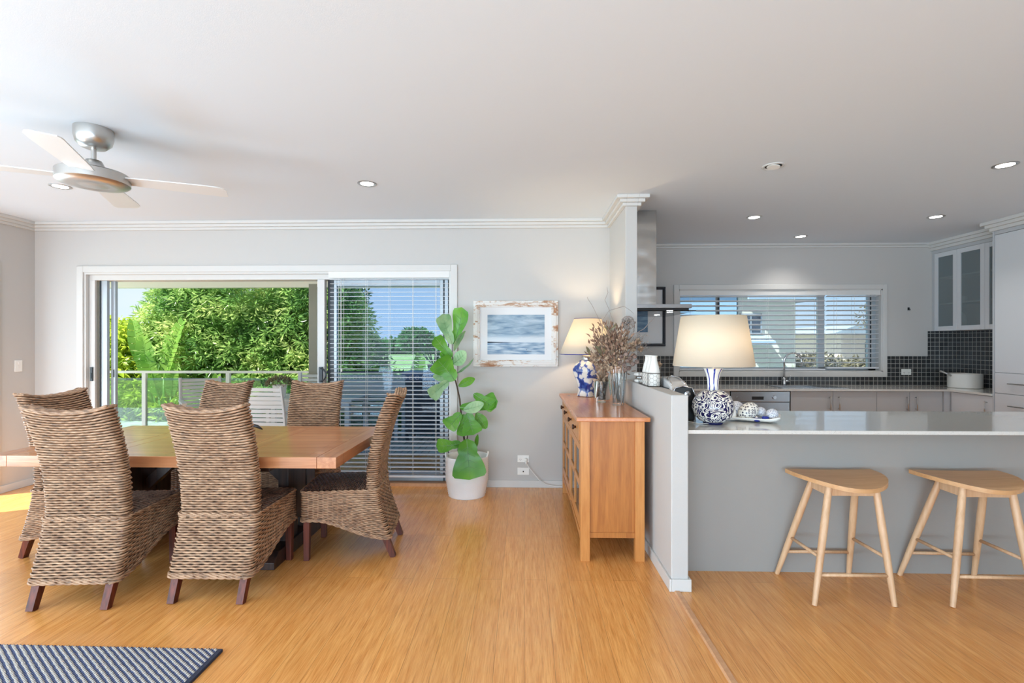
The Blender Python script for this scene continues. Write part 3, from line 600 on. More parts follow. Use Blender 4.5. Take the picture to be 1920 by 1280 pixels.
MB().box(2.362, 3.027, 5.675, 5.70, 0.11, 0.785).build('door', 'steel', t, w=True, bevel=0.003)
pn = MB().box(2.362, 3.027, 5.670, 5.70, 0.79, 0.908).build('control_panel', 'steel', t, w=True, bevel=0.003)
MB().box(2.60, 2.73, 5.664, 5.671, 0.842, 0.852).box(2.60, 2.73, 5.668, 5.672, 0.815, 0.842).build('recessed_handle', 'black', pn, w=True)
MB().lathe([(0.021, 0), (0.019, 0.018)], (2.85, 5.670, 0.842), 20, R=Matrix.Rotation(PI / 2, 3, 'X')).build('dial', 'chrome', pn, w=True, smooth=True, sharp=40)
MB().lathe([(0.015, 0), (0.014, 0.006)], (2.44, 5.670, 0.842), 16, R=Matrix.Rotation(PI / 2, 3, 'X')).build('power_button', 'chrome', pn, w=True, smooth=True, sharp=40)

# glazed wall cabinets on the right wall
t = T('wall_cabinet', 'grey wall cabinet with three glass doors above the dark mosaic', 'cabinet', (5.2, 5.68, 1.61))
m = MB().box(CABX + 0.02, XR - 0.004, PY, YK - 0.01, 1.61, 1.63).box(CABX + 0.02, XR - 0.004, PY, YK - 0.01, 2.56, 2.60).box(CABX + 0.02, XR - 0.004, YK - 0.03, YK - 0.01, 1.63, 2.56).box(XR - 0.02, XR - 0.004, PY, YK - 0.03, 1.63, 2.56).box(CABX + 0.02, XR - 0.02, 5.50, 5.52, 1.63, 2.56).box(CABX, CABX + 0.02, PY, YK - 0.0, 2.562, 2.60).box(CABX, CABX + 0.02, 6.175, YK - 0.002, 1.61, 2.562)
m.build('carcass', 'cabinet', t, w=True)
MB().box(CABX + 0.04, XR - 0.02, PY, YK - 0.03, 1.93, 1.945).box(CABX + 0.04, XR - 0.02, PY, YK - 0.03, 2.25, 2.265).build('shelf', 'white_gloss', t, w=True)
for a, b in ((5.862, 6.172), (5.515, 5.858), (5.17, 5.511)):
    m = MB().box(CABX, CABX + 0.02, a, a + 0.05, 1.612, 2.56).box(CABX, CABX + 0.02, b - 0.05, b, 1.612, 2.56).box(CABX, CABX + 0.02, a + 0.05, b - 0.05, 1.612, 1.665).box(CABX, CABX + 0.02, a + 0.05, b - 0.05, 2.505, 2.56)
    dr = m.build('door', 'cabinet_gloss', t, w=True, bevel=0.002)
    MB().box(CABX + 0.008, CABX + 0.012, a + 0.05, b - 0.05, 1.665, 2.505).build('door_glass', 'glass_frosted', dr, w=True)
g_ = 'glassware behind the frosted cabinet doors'
for k, (y, z, h, r, lab) in enumerate([(6.03, 1.945, 0.07, 0.035, 'low white cup on the upper middle shelf behind the far glass door, further back'), (5.93, 1.945, 0.075, 0.04, 'low white cup on the middle shelf behind the far glass door, beside its twin'), (5.98, 1.63, 0.2, 0.06, 'white jug on the floor of the wall cabinet behind the far glass door'), (5.66, 2.265, 0.17, 0.03, 'tall pale bottle on the top shelf behind the second glass door')]):
    tag(MB().lathe([(r * 0.7, 0), (r, h * 0.3), (r * 0.9, h * 0.8), (r * 0.5, h)], (5.2, y, z), 20).build('jug' if k == 2 else 'bottle' if k == 3 else 'cup', 'stoneware', None, smooth=True), lab, 'jug' if k == 2 else 'bottle' if k == 3 else 'cup', g_)

# tall pantry
t = T('tall_pantry', 'tall pale grey pantry with two wide drawers, right edge of the kitchen', 'cabinet', (5.07, 3.6, 0))
MB().box(PANX + 0.02, XR - 0.004, 1.6, PY - 0.018, 0.0, 2.60).build('carcass', 'cabinet', t, w=True)
MB().box(PANX - 0.004, XR - 0.004, PY - 0.018, PY, 0.0, 2.60).box(PANX, PANX + 0.02, 1.6, PY - 0.018, 2.562, 2.60).build('side_panel', 'cabinet', t, w=True, bevel=0.001)
for y0, y1 in ((4.22, PY - 0.022), (3.0, 4.216), (1.8, 2.996)):
    MB().box(PANX, PANX + 0.019, y0, y1, 1.163, 2.558).build('door', 'cabinet_gloss', t, w=True, bevel=0.0015)
    for z0, z1 in ((0.955, 1.158), (0.72, 0.95), (0.42, 0.715), (0.1, 0.415)):
        dw = MB().box(PANX, PANX + 0.019, y0, y1, z0, z1).build('drawer', 'cabinet_gloss', t, w=True, bevel=0.0015)
        mb = MB(); zz = (z0 + z1) / 2 + 0.0; handle_bar(mb, (PANX, y1 - 0.16, zz), (PANX, y0 + 0.16, zz), off=(-0.028, 0, 0)); mb.build('drawer_handle', 'brushed_nickel', dw, w=True, smooth=True)

# range hood on the divider wall
t = T('range_hood', 'stainless steel range hood with a tall mirrored flue', 'range hood', (1.1, 5.1, 1.70))
MB().box(HX1, 1.235, 4.62, 4.90, 1.80, ZC).build('flue', 'hood_steel', t, w=True, bevel=0.002)
MB().box(HX1, 1.47, 4.34, 5.22, 1.765, 1.80).build('canopy', 'steel', t, w=True, bevel=0.003)
MB().box(HX1 + 0.02, 1.50, 4.32, 5.24, 1.735, 1.743).build('glass_visor', 'glass_clear', t, w=True)
MB().box(HX1 + 0.02, 1.45, 4.36, 5.20, 1.743, 1.765).build('filter_panel', 'black', t, w=True)
for k, y in enumerate((4.52, 4.95)):
    MB().lathe([(0.028, 0), (0.028, 0.008)], (1.33, y, 1.737), 16).build('hood_light', 'lens_glow', t, w=True)
light('hood_lamp', 'SPOT', (0.25, -0.3, 0.03), (0, 0, 0), 4, (1, 0.95, 0.88), parent=t, spot_size=math.radians(110), shadow_soft_size=0.03)

# small fittings
def socket(x, y, z, label, face='y', w=0.118, h=0.072, kind='socket', name='power_socket'):
    t = T(name, label, kind, (x, y, z))
    if face == 'y':
        pl = MB().box(-w / 2, w / 2, -0.008, 0, -h / 2, h / 2).build('cover_plate', 'white_plastic', t, bevel=0.003)
        return t, pl
    pl = MB().box(0, 0.008, -w / 2, w / 2, -h / 2, h / 2).build('cover_plate', 'white_plastic', t, bevel=0.003); return t, pl
def gpo(t, xs=(-0.028, 0.028)):
    for x in xs:
        MB().box(x - 0.008, x + 0.008, -0.012, -0.008, 0.014, 0.028).build('rocker', 'white_plastic', t, bevel=0.001)
        m = MB(); m.obox((x - 0.007, -0.0085, -0.004), (0.002, 0.002, 0.009), (0, 0.5, 0)).obox((x + 0.007, -0.0085, -0.004), (0.002, 0.002, 0.009), (0, -0.5, 0)).box(x - 0.001, x + 0.001, -0.0095, -0.0075, -0.022, -0.013); m.build('pin_slots', 'dark_hole', t)
t, _ = socket(-0.010, YB, 0.290, 'white double power socket on the back wall with a white plug in it'); gpo(t)
t, _ = socket(-0.010, YB, 0.163, 'white aerial wall plate directly below the double socket', kind='wall plate', name='aerial_plate')
MB().lathe([(0.006, 0), (0.006, 0.01)], (0, -0.008, 0), 12, R=Matrix.Rotation(PI / 2, 3, 'X')).build('coaxial_jack', 'dark_hole', t)
t, _ = socket(4.73, YK - 0.008, 1.105, 'white double power socket on the mosaic right of the window'); gpo(t)
t = T('light_switch', 'white light switch on the left wall beside the corner', 'switch', (XL, 4.80, 1.23))
MB().box(0, 0.008, -0.036, 0.036, -0.058, 0.058).build('cover_plate', 'white_plastic', t, bevel=0.003)
MB().box(0.008, 0.012, -0.007, 0.007, 0.016, 0.036).build('rocker', 'white_plastic', t, bevel=0.001)
MB().box(0.008, 0.010, -0.009, 0.009, -0.026, 0.000).build('rocker', 'white_plastic', t, bevel=0.001)
t, _ = socket(XR - 0.017, 5.23, 1.035, 'white socket on the side mosaic tucked behind the pantry', face='x')
t = T('plug_cord', 'white lamp plug and its cord trailing behind the sideboard', 'cord', (0.018, YB - 0.02, 0.29))
MB().ball((0, -0.006, -0.006), 0.017, 14, 8, sy=1.1).lathe([(0.011, 0), (0.006, 0.03)], (0, -0.01, -0.02), 10, R=Matrix.Rotation(PI * 0.75, 3, 'X')).build('plug', 'white_plastic', t, smooth=True)
cp = [(0.0, -0.02, -0.03), (0.03, -0.03, -0.08), (0.08, -0.03, -0.14), (0.13, -0.03, -0.20), (0.20, -0.03, -0.245), (0.28, -0.03, -0.262), (0.38, -0.03, -0.262), (0.44, -0.03, -0.262)]
MB().tube(cp, 0.0032, 6).build('flex', 'white_plastic', t, smooth=True)
tag(MB().box(4.755, 4.775, YK - 0.008, YK, 1.87, 1.905).tube([(4.765, YK - 0.008, 1.875), (4.765, YK - 0.028, 1.868), (4.768, YK - 0.03, 1.885)], 0.003, 6).build('wall_hook', 'black', None), 'tiny black hook on the wall between window and glass cabinets', 'hook')

# ------------------------------------------------------------------ ceiling: downlights and fan
dl = [(-3.68, 3.803, 'lit round downlight beside the ceiling fan hub'), (-1.227, 3.80, 'lit round downlight alone over the open dining floor'), (3.364, 3.517, 'lit round downlight nearest the tall pantry, largest of the lit ones'),
      (2.266, 4.897, 'lit kitchen downlight nearest the range hood'), (3.207, 5.779, 'lit kitchen downlight closest to the window wall'), (4.042, 4.921, 'lit kitchen downlight in front of the glass cabinets')]
for x, y, lab in dl:
    t = T('downlight', lab, 'downlight', (x, y, ZC), group='lit ceiling downlights')
    MB().lathe([(0.072, 0), (0.072, -0.004), (0.066, -0.007), (0.052, -0.003), (0.052, 0)][::-1], (0, 0, 0), 32).build('bezel', 'brushed_nickel', t, smooth=True, sharp=50)
    MB().lathe([(0.05, -0.004), (0.05, -0.001)], (0, 0, 0), 28).build('lens', 'lens_glow', t)
    light('downlight_lamp', 'SPOT', (0, 0, -0.02), (0, 0, 0), 20, (1.0, 0.965, 0.92), parent=t, spot_size=math.radians(125), spot_blend=1.0, shadow_soft_size=0.045)
t = T('gimbal_downlight', 'unlit round ceiling downlight with a tilted dark-rimmed lens', 'downlight', (1.752, 3.497, ZC))
MB().lathe([(0.072, 0), (0.072, -0.005), (0.064, -0.008), (0.056, -0.003), (0.056, 0)][::-1], (0, 0, 0), 32).build('bezel', 'trim_paint', t, smooth=True, sharp=50)
MB().lathe([(0.055, -0.0015), (0.055, -0.001)], (0, 0, 0), 28).build('recess', 'dark_hole', t)
MB().lathe([(0.042, -0.006), (0.044, 0.0)], (0, 0, -0.004), 28, R=Matrix.Rotation(0.12, 3, 'Y')).build('lens', 'matte_ceramic', t)

FC = Vector((-2.51, 2.80, 0))
t = T('ceiling_fan', 'brushed metal ceiling fan with four pale blades', 'ceiling fan', (FC.x, FC.y, ZC))
MB().lathe([(0.02, -0.115), (0.06, -0.11), (0.085, -0.085), (0.094, -0.05), (0.094, 0)], (0, 0, 0), 40).build('ceiling_cup', 'brushed_nickel', t, smooth=True, sharp=50)
MB().tube([(0, 0, -0.10), (0, 0, -0.20)], 0.013, 14).build('down_rod', 'brushed_nickel', t, smooth=True, sharp=50)
MB().lathe([(0.062, -0.26), (0.055, -0.22), (0.038, -0.185), (0.02, -0.18)], (0, 0, 0), 24).build('canopy_collar', 'brushed_nickel', t, smooth=True, sharp=50)
hub = MB().lathe([(0.001, -0.335), (0.05, -0.334), (0.08, -0.329), (0.1, -0.334), (0.165, -0.322), (0.174, -0.315), (0.174, -0.262), (0.165, -0.255), (0.001, -0.255)], (0, 0, 0), 56).build('motor_housing', 'brushed_nickel', t, smooth=True, sharp=40)
for k in range(4):
    a = math.radians(25 + 90 * k); R = Matrix.Rotation(a, 3, 'Z') @ Matrix.Rotation(math.radians(-5), 3, 'X')
    m = MB(); P = []; z = 0
    ol = [(0.12, 0.05, -0.055), (0.25, 0.063, -0.064), (0.42, 0.072, -0.07), (0.56, 0.078, -0.074), (0.63, 0.082, -0.070), (0.66, 0.08, -0.055), (0.675, 0.07, -0.035)]
    for th_ in (0.003, -0.003):
        P.append([[tuple(Vector((0, 0, -0.285)) + R @ Vector((u, p + (q - p) * j / 3, th_))) for j in range(4)] for u, p, q in ol])
    m.grid([r for r in P[0]]); m.grid([r[::-1] for r in P[1]])
    top, bot = P; loop_t = [r[0] for r in top] + top[-1][1:] + [r[-1] for r in top[::-1]][1:] + top[0][1:-1][::-1]; loop_b = [r[0] for r in bot] + bot[-1][1:] + [r[-1] for r in bot[::-1]][1:] + bot[0][1:-1][::-1]
    n = len(loop_t); m.add(loop_t + loop_b, [(i, (i + 1) % n, n + (i + 1) % n, n + i) for i in range(n)])
    m.build('blade', 'fan_blade', t)
# ------------------------------------------------------------------ woven dining chair
def lerp_tab(tab, z):
    if z <= tab[0][0]: return tab[0][1]
    for (a, p), (b, q) in zip(tab, tab[1:]):
        if z <= b:
            u = (z - a) / (b - a); return p + (q - p) * u
    return tab[-1][1]
VR = [(0.12, 0.588), (0.2, 0.566), (0.3, 0.532), (0.4, 0.507), (0.5, 0.496), (0.6, 0.500), (0.7, 0.514), (0.8, 0.536), (0.9, 0.566), (1.0, 0.604), (1.11, 0.655)]
VF = [(0.44, 0.418), (0.6, 0.424), (0.7, 0.436), (0.8, 0.457), (0.9, 0.486), (1.0, 0.524), (1.11, 0.575)]
def rrect(hw, y0, y1, r, ds):
    """closed rounded rectangle, counter-clockwise; returns (x, y, nx, ny)"""
    out = []
    cs = [((hw - r, y0 + r), -PI / 2), ((hw - r, y1 - r), 0), ((-hw + r, y1 - r), PI / 2), ((-hw + r, y0 + r), PI)]
    for i, ((cx, cy), a0) in enumerate(cs):
        n = max(2, int(r * PI / 2 / ds))
        for k in range(n + 1):
            a = a0 + PI / 2 * k / n; out.append((cx + r * math.cos(a), cy + r * math.sin(a), math.cos(a), math.sin(a)))
        (nx_, ny_), a1 = cs[(i + 1) % 4]; a = a0 + PI / 2
        p = (cx + r * math.cos(a), cy + r * math.sin(a)); q = (nx_ + r * math.cos(a), ny_ + r * math.sin(a)); Ln = math.dist(p, q); m = max(1, int(Ln / ds))
        for k in range(1, m): out.append((p[0] + (q[0] - p[0]) * k / m, p[1] + (q[1] - p[1]) * k / m, math.cos(a), math.sin(a)))
    return out
def strand(mb, pts, nrm, rv, rn, per, ds, flip, amp=0.0036, closed=True, up=(0, 0, 1), jit=None):
    vs = []; n = len(pts); up = Vector(up)
    for i, (p, q) in enumerate(zip(pts, nrm)):
        ph = 2 * PI * i * ds / per if abs(q.z) > 0.5 else 2 * PI * (p.x * abs(q.y) + (p.y - min(pts[0].y, 0.30) * 0) * abs(q.x)) / per
        o = amp * math.sin(ph + (PI if flip else 0)); c = p + q * o
        vs += [c + q * rn, c + up * rv, c - q * rn, c - up * rv]
    fs = []
    for i in range(n if closed else n - 1):
        j = (i + 1) % n; fs += [(4 * i + k, 4 * j + k, 4 * j + (k + 1) % 4, 4 * i + (k + 1) % 4) for k in range(4)]
    mb.add(vs, fs)
def make_chair():
    DS = 0.0125; PER = 0.062; rnd = random.Random(4)
    t = T('dining_chair', 'x', 'chair')
    # backrest: rings from seat to top
    mb = MB(); core = MB(); prev = None; rows = 42
    for k in range(rows + 1):
        u = k / rows; z = 0.455 + u * 0.615; hw = 0.222 + 0.006 * u
        ring = rrect(hw, 0.30 - lerp_tab(VR, z), 0.30 - lerp_tab(VF, z), 0.028, DS)
        pts = [Vector((x, y - 0.012 * u * (1 - (x / hw) ** 2), z + 0.034 * u ** 3 * abs(x / hw) ** 2.2 + rnd.uniform(-.0006, .0006))) for x, y, a, b in ring]; nr = [Vector((a, b, 0)) for x, y, a, b in ring]
        if k == 0: per = len(ring) * DS / round(len(ring) * DS / PER)
        strand(mb, pts, nr, 0.0070, 0.0042, per, DS, k % 2)
        cur = [p - q * 0.0062 for p, q in zip(pts, nr)]
        if prev and len(prev) == len(cur):
            n = len(cur); o = len(core.v); core.add(prev + cur, [(i, (i + 1) % n, n + (i + 1) % n, n + i) for i in range(n)])
        prev = cur
    # braided rim over the top
    z = 1.07; yf, yr = 0.30 - lerp_tab(VF, z), 0.30 - lerp_tab(VR, z)
    for s_ in range(5):
        yy = yr + 0.006 + (yf - yr - 0.012) * s_ / 4
        pts = [(x, yy - 0.012 * (1 - (x / 0.228) ** 2), z + 0.006 + 0.034 * abs(x / 0.228) ** 2.2 + 0.003 * math.sin(i * 1.3 + s_ * 2)) for i, x in enumerate([-0.226 + 0.452 * k / 36 for k in range(37)])]
        mb.tube(pts, 0.0085, 6)
    mb.cur = 1; mb.v_off = len(mb.v); mb.add(core.v, core.f)
    mb.build('backrest', ['rattan', 'rattan_core'], t, smooth=True)
    # skirt: rings bending with the arched lower edge
    mb = MB(); core = MB(); prev = None; rows = 24
    def zb(v): u = min(1, max(0, (v - 0.08) / 0.46)); return 0.278 - 0.135 * (u * u * (3 - 2 * u))
    base = rrect(0.5, 0, 1, 0.055, 0.022)
    # plan ring with even arc length
    plan = rrect(0.232, -0.56, 0.0, 0.03, DS)
    per = len(plan) * DS / round(len(plan) * DS / PER)
    for k in range(rows + 1):
        u = k / rows; pts = []; nr = []
        for x, y, a, b in plan:
            v = -y; s_ = v / 0.56; z0 = zb(v); z = z0 + (0.462 - z0) * u; vv = s_ * lerp_tab(VR, z)
            pts.append(Vector((x * (1.0 + 0.02 * (1 - u)), 0.30 - vv, z + rnd.uniform(-.0005, .0005)))); nr.append(Vector((a, b, 0)))
        strand(mb, pts, nr, 0.0071, 0.0042, per, DS, k % 2)
        cur = [p - q * 0.0062 for p, q in zip(pts, nr)]
        if prev:
            n = len(cur); core.add(prev + cur, [(i, (i + 1) % n, n + (i + 1) % n, n + i) for i in range(n)])
        prev = cur
        if k in (0, 1) or k == rows:   # plaited borders
            for q in range(2):
                bp = [p + n_ * (0.005 + 0.0035 * math.sin(i * 0.9 + q * PI)) + Vector((0, 0, 0.005 * math.cos(i * 0.9 + q * PI) - (0.004 if k < 2 else -0.002))) for i, (p, n_) in enumerate(zip(pts, nr))]
                mb.tube(bp, 0.0052, 5, closed=True)
    mb.cur = 1; mb.add(core.v, core.f)
    mb.build('skirt', ['rattan', 'rattan_core'], t, smooth=True)
    # seat
    mb = MB(); nrow = 32
    xs = [-0.226 + 0.452 * i / 36 for i in range(37)]
    for k in range(nrow + 1):
        y = 0.297 - k * 0.0132; crown = 0.014 * math.sin(PI * k / nrow)
        pts = [Vector((x, y, 0.468 + crown * (1 - (x / 0.23) ** 4))) for x in xs]
        strand(mb, pts, [Vector((0, 0, 1))] * len(pts), 0.0068, 0.0048, PER, 0.0125, k % 2, 0.003, False, up=(0, 1, 0))
    mb.cur = 1; mb.box(-0.222, 0.222, -0.125, 0.292, 0.455, 0.466)
    mb.build('seat', ['rattan_seat', 'rattan_core'], t, smooth=True)
    for sx in (-1, 1):
        MB().bar((sx * 0.200, 0.268, 0.45), (sx * 0.200, 0.270, 0.0), 0.046, 0.046, up=(0, 1, 0), w1=0.036, h1=0.036).build('leg', 'dark_leg', t, bevel=0.003)
        MB().bar((sx * 0.198, -0.175, 0.42), (sx * 0.196, -0.232, 0.17), 0.04, 0.044, up=(0, 1, 0)).bar((sx * 0.196, -0.230, 0.18), (sx * 0.194, -0.298, 0.0), 0.042, 0.046, up=(0, 1, 0), w1=0.038, h1=0.036).build('leg', 'dark_leg', t)
    return t
chair0 = make_chair(); G = 'woven rattan dining chairs around the table'
def face(x, y, deg): return (x, y, 0), math.radians(deg - 90)
# (centre x, y, heading in degrees: direction the sitter looks)
spots = [(-2.498, 2.905, 94, 'woven rattan dining chair seen from behind, nearest the camera on the left'),
         (-1.775, 2.99, 90.5, 'woven rattan dining chair seen from behind, covering the middle of the table front'),
         (-1.212, 3.485, 187, 'woven rattan dining chair standing sideways at the right head of the table'),
         (-3.09, 3.42, -4, 'woven rattan dining chair at the left head of the table, half behind the nearest chair'),
         (-2.76, 4.17, 262, 'woven rattan dining chair on the far side of the table, left of the two there'),
         (-1.885, 4.17, 272, 'woven rattan dining chair on the far side of the table, directly left of the blind')]
for i, (x, y, dg, lab) in enumerate(spots):
    loc, rz = face(x, y, dg)
    if i == 0: chair0.location = loc; chair0.rotation_euler = (0, 0, rz); chair0['label'] = lab; chair0['group'] = G
    else: dup(chair0, loc, rz, lab, G)

# ------------------------------------------------------------------ dining table
t = T('dining_table', 'long timber dining table on dark trestle pedestals', 'table', (-2.23, 3.52, 0))
X0, X1, Y0, Y1, TT = -3.31, -1.14, 2.945, 4.07, 0.76
MB().box(X0 + 0.12, -2.75, Y0 + 0.11, Y1 - 0.11, TT - 0.066, TT).box(-2.63, -1.87, Y0 + 0.11, Y1 - 0.11, TT - 0.066, TT).box(-1.75, X1 - 0.12, Y0 + 0.11, Y1 - 0.11, TT - 0.066, TT).box(X0 + 0.12, X1 - 0.12, Y0, Y0 + 0.108, TT - 0.068, TT).box(X0 + 0.12, X1 - 0.12, Y1 - 0.108, Y1, TT - 0.068, TT).build('tabletop', 'table_board', t, w=True, bevel=0.0015)
for q0 in (X0, X1 - 0.118): MB().box(q0, q0 + 0.118, Y0, Y1, TT - 0.068, TT).build('breadboard_end', 'table_end', t, w=True, bevel=0.002)
for q0 in (-2.748, -1.868): MB().box(q0, q0 + 0.116, Y0 + 0.11, Y1 - 0.11, TT - 0.066, TT).build('cross_band', 'table_end', t, w=True, bevel=0.002)
for xc in (-2.79, -1.655):
    q = MB().box(xc - 0.035, xc + 0.035, 3.33, 3.47, 0.09, TT - 0.066).box(xc - 0.035, xc + 0.035, 3.62, 3.76, 0.09, TT - 0.066).box(xc - 0.028, xc + 0.028, 3.47, 3.62, 0.2, TT - 0.12).build('trestle_post', 'pedestal_wood', t, w=True, bevel=0.003)
    MB().prism([(3.10, 0), (4.0, 0), (4.0, 0.045), (3.93, 0.095), (3.17, 0.095), (3.10, 0.045)], xc - 0.055, xc + 0.055, 'x').build('trestle_foot', 'pedestal_wood', t, w=True, bevel=0.003)
    MB().box(xc - 0.045, xc + 0.045, 3.06, 3.98, TT - 0.12, TT - 0.068).build('trestle_bearer', 'pedestal_wood', t, w=True, bevel=0.003)
    sg = 1 if xc < -2.2 else -1
    MB().bar((xc + sg * 0.03, 3.54, 0.42), (xc + sg * 0.33, 3.54, TT - 0.07), 0.07, 0.06, up=(0, 1, 0)).build('brace', 'pedestal_wood', t, w=True)
MB().box(-2.79, -1.655, 3.51, 3.57, 0.22, 0.30).build('stretcher', 'pedestal_wood', t, w=True, bevel=0.003)
m = MB().lathe([(0.03, 0), (0.035, 0.004), (0.02, 0.012)], (-2.19, 3.85, TT), 16).tube([(-2.21, 3.85, TT + 0.03), (-2.17, 3.85, TT + 0.045), (-2.12, 3.845, TT + 0.035), (-2.075, 3.84, TT + 0.012)], [0.006, 0.012, 0.014, 0.004], 8).tube([(-2.19, 3.85, TT + 0.01), (-2.185, 3.85, TT + 0.04)], 0.006, 8)
tag(m.build('table_ornament', 'black', None, smooth=True), 'small black ornament lying on the dining table behind the middle chair', 'ornament')

# rug in the near left corner
t = T('woven_rug', 'blue and cream flat-woven rug with dark bound edge, near left corner of the floor', 'rug', (-2.7, 1.2, 0))
P = [[(-4.0 + (2.56) * i / 40, -0.4 + (2.69 - 0.012 * i / 40) * j / 40, 0.012) for j in range(41)] for i in range(41)]
m = MB().prism([(-4.0, -0.4), (-1.44, -0.4), (-1.44, 2.27), (-4.0, 2.295)], 0.0005, 0.012); m.build('woven_field', 'rug_weave', t, w=True)
m = MB().prism([(-1.44, -0.4), (-1.415, -0.4), (-1.415, 2.272), (-1.44, 2.272)], 0.0005, 0.015); m.build('edge_binding', 'rug_binding', t, w=True, bevel=0.003)
m = MB()
for k in range(150):
    x = -3.99 + k * 0.017; m.tube([(x, 2.285 - 0.0096 * k / 150 * 1.0, 0.006), (x + 0.009, 2.297 - 0.022 * k / 150, 0.008)], 0.0055, 5)
m.build('knotted_end', 'rug_weave', t, w=True, smooth=True)

# ------------------------------------------------------------------ stools
def make_stool():
    t = T('counter_stool', 'pale timber counter stool in front of the island, left of the two', 'stool', (1.82, 2.95, 0), group='timber stools at the island')
    cx, cy = 0.075, 0.0; P = []; nn = 28
    # D-shaped saddle seat, curved in x
    def zt(x, y):
        q = min(1, max(0, (0.165 - y) / 0.34)); return 0.652 + 0.004 * (x / 0.255) ** 2 - 0.022 * q + 0.024 * q * (x / 0.255) ** 2
    def outline(k): # k in 0..nn along the round front from left rear to right rear
        a = PI + PI * k / nn; return 0.262 * math.cos(a), 0.13 + 0.315 * math.sin(a) * (1.0)
    m = MB(); NR = 6
    def surf(dz, flip):
        rows = []
        for k in range(nn + 1):
            ox, oy = outline(k); row = []
            for j in range(NR + 1):
                u = j / NR; x = ox * u * 0 + ox; y = 0.165 + (oy - 0.165) * u if True else 0
                row.append((cx + x, cy + y, zt(x, y) + dz))
            rows.append(row if not flip else row[::-1])
        return rows
    top = surf(0.012, False); bot = surf(-0.012, False)
    m.grid([r[::-1] for r in top]); m.grid(bot)
    loop = lambda G_: [r[-1] for r in G_] + [r[0] for r in G_[::-1]]
    a, b = loop(top), loop(bot); n = len(a); m.add(a + b, [(i, n + i, n + (i + 1) % n, (i + 1) % n) for i in range(n)])
    m.build('seat', 'ash_seat', t, smooth=True, sharp=35)
    tops = {(-1, 1): (cx - 0.135, 0.09, 0.625), (1, 1): (cx + 0.125, 0.09, 0.625), (-1, -1): (cx - 0.135, -0.07, 0.625), (1, -1): (cx + 0.13, -0.07, 0.625)}
    feet = {(-1, 1): (-0.228, 0.185, 0), (1, 1): (0.217, 0.185, 0), (-1, -1): (-0.214, -0.192, 0), (1, -1): (0.222, -0.192, 0)}
    at = {}
    for k, p in tops.items():
        p = Vector(p); q = Vector(feet[k]); at[k] = lambda z, p=p, q=q: q + (p - q) * (z / p.z)
        MB().tube([q + (p - q) * u for u in (0, 0.3, 0.65, 0.9, 1.0)], [0.0135, 0.018, 0.0205, 0.019, 0.018], 14).build('leg', 'ash', t, smooth=True, sharp=50)
    for a_, b_, z in (((-1, -1), (-1, 1), 0.245), ((1, -1), (1, 1), 0.245), ((-1, 1), (1, 1), 0.15), ((-1, -1), (1, -1), 0.155)):
        MB().tube([at[a_](z), at[b_](z)], 0.0095, 10).build('rung', 'ash', t, smooth=True)
    m = MB()
    for a_, b_ in (((-1, -1), (-1, 1)), ((1, -1), (1, 1)), ((-1, 1), (1, 1)), ((-1, -1), (1, -1))):
        m.bar(at[a_](0.600), at[b_](0.600), 0.018, 0.052)
    m.build('apron', 'ash', t, bevel=0.002)
    return t
st1 = make_stool()
dup(st1, (2.575, 2.945, 0), math.radians(-1.5), 'pale timber counter stool in front of the island, nearest the picture edge')

# ------------------------------------------------------------------ sideboard
t = T('sideboard', 'honey pine sideboard with glazed doors and dark round knobs, against the half wall', 'sideboard', (0.59, 4.06, 0))
BX0, BX1, BY0, BY1, BT = 0.375, 0.80, 3.28, 4.83, 0.963
MB().box(0.345, 0.832, 3.25, 4.86, BT - 0.03, BT).build('top', 'pine_top', t, w=True, bevel=0.006)
for x in (BX0, BX1 - 0.062):
    for y in (BY0, BY1 - 0.05): MB().box(x, x + 0.062, y, y + 0.05, 0, BT - 0.03).build('leg', 'pine', t, w=True, bevel=0.002)
for y in (BY0 + 0.014, BY1 - 0.034): MB().box(BX0 + 0.062, BX1 - 0.062, y, y + 0.02, 0.17, BT - 0.03).build('side_panel', 'pine_panel', t, w=True)
MB().box(BX0 + 0.062, BX1 - 0.062, BY0 + 0.008, BY0 + 0.04, 0.155, 0.19).box(BX0 + 0.02, BX1, BY0 + 0.05, BY1 - 0.05, 0.17, 0.19).box(BX1 - 0.02, BX1 - 0.005, BY0 + 0.05, BY1 - 0.05, 0.19, BT - 0.03).box(BX0 + 0.02, BX1 - 0.02, BY0 + 0.05, BY1 - 0.05, 0.50, 0.515).box(BX0 + 0.01, BX1 - 0.02, BY0 + 0.05, BY1 - 0.05, 0.765, 0.78).build('carcass', 'pine_panel', t, w=True)
YM = (BY0 + BY1) / 2
MB().box(BX0, BX0 + 0.03, YM - 0.02, YM + 0.02, 0.17, BT - 0.03).box(BX0, BX0 + 0.03, BY0 + 0.05, BY1 - 0.05, 0.775, 0.79).build('face_frame', 'pine', t, w=True, bevel=0.001)
ap = [(BY0 + 0.05, 0.17), (BY0 + 0.05, 0.09), (BY0 + 0.12, 0.125), (YM, 0.15), (BY1 - 0.12, 0.125), (BY1 - 0.05, 0.09), (BY1 - 0.05, 0.17)]
MB().prism(ap, BX0 + 0.005, BX0 + 0.025, 'x').build('apron', 'pine', t, w=True)
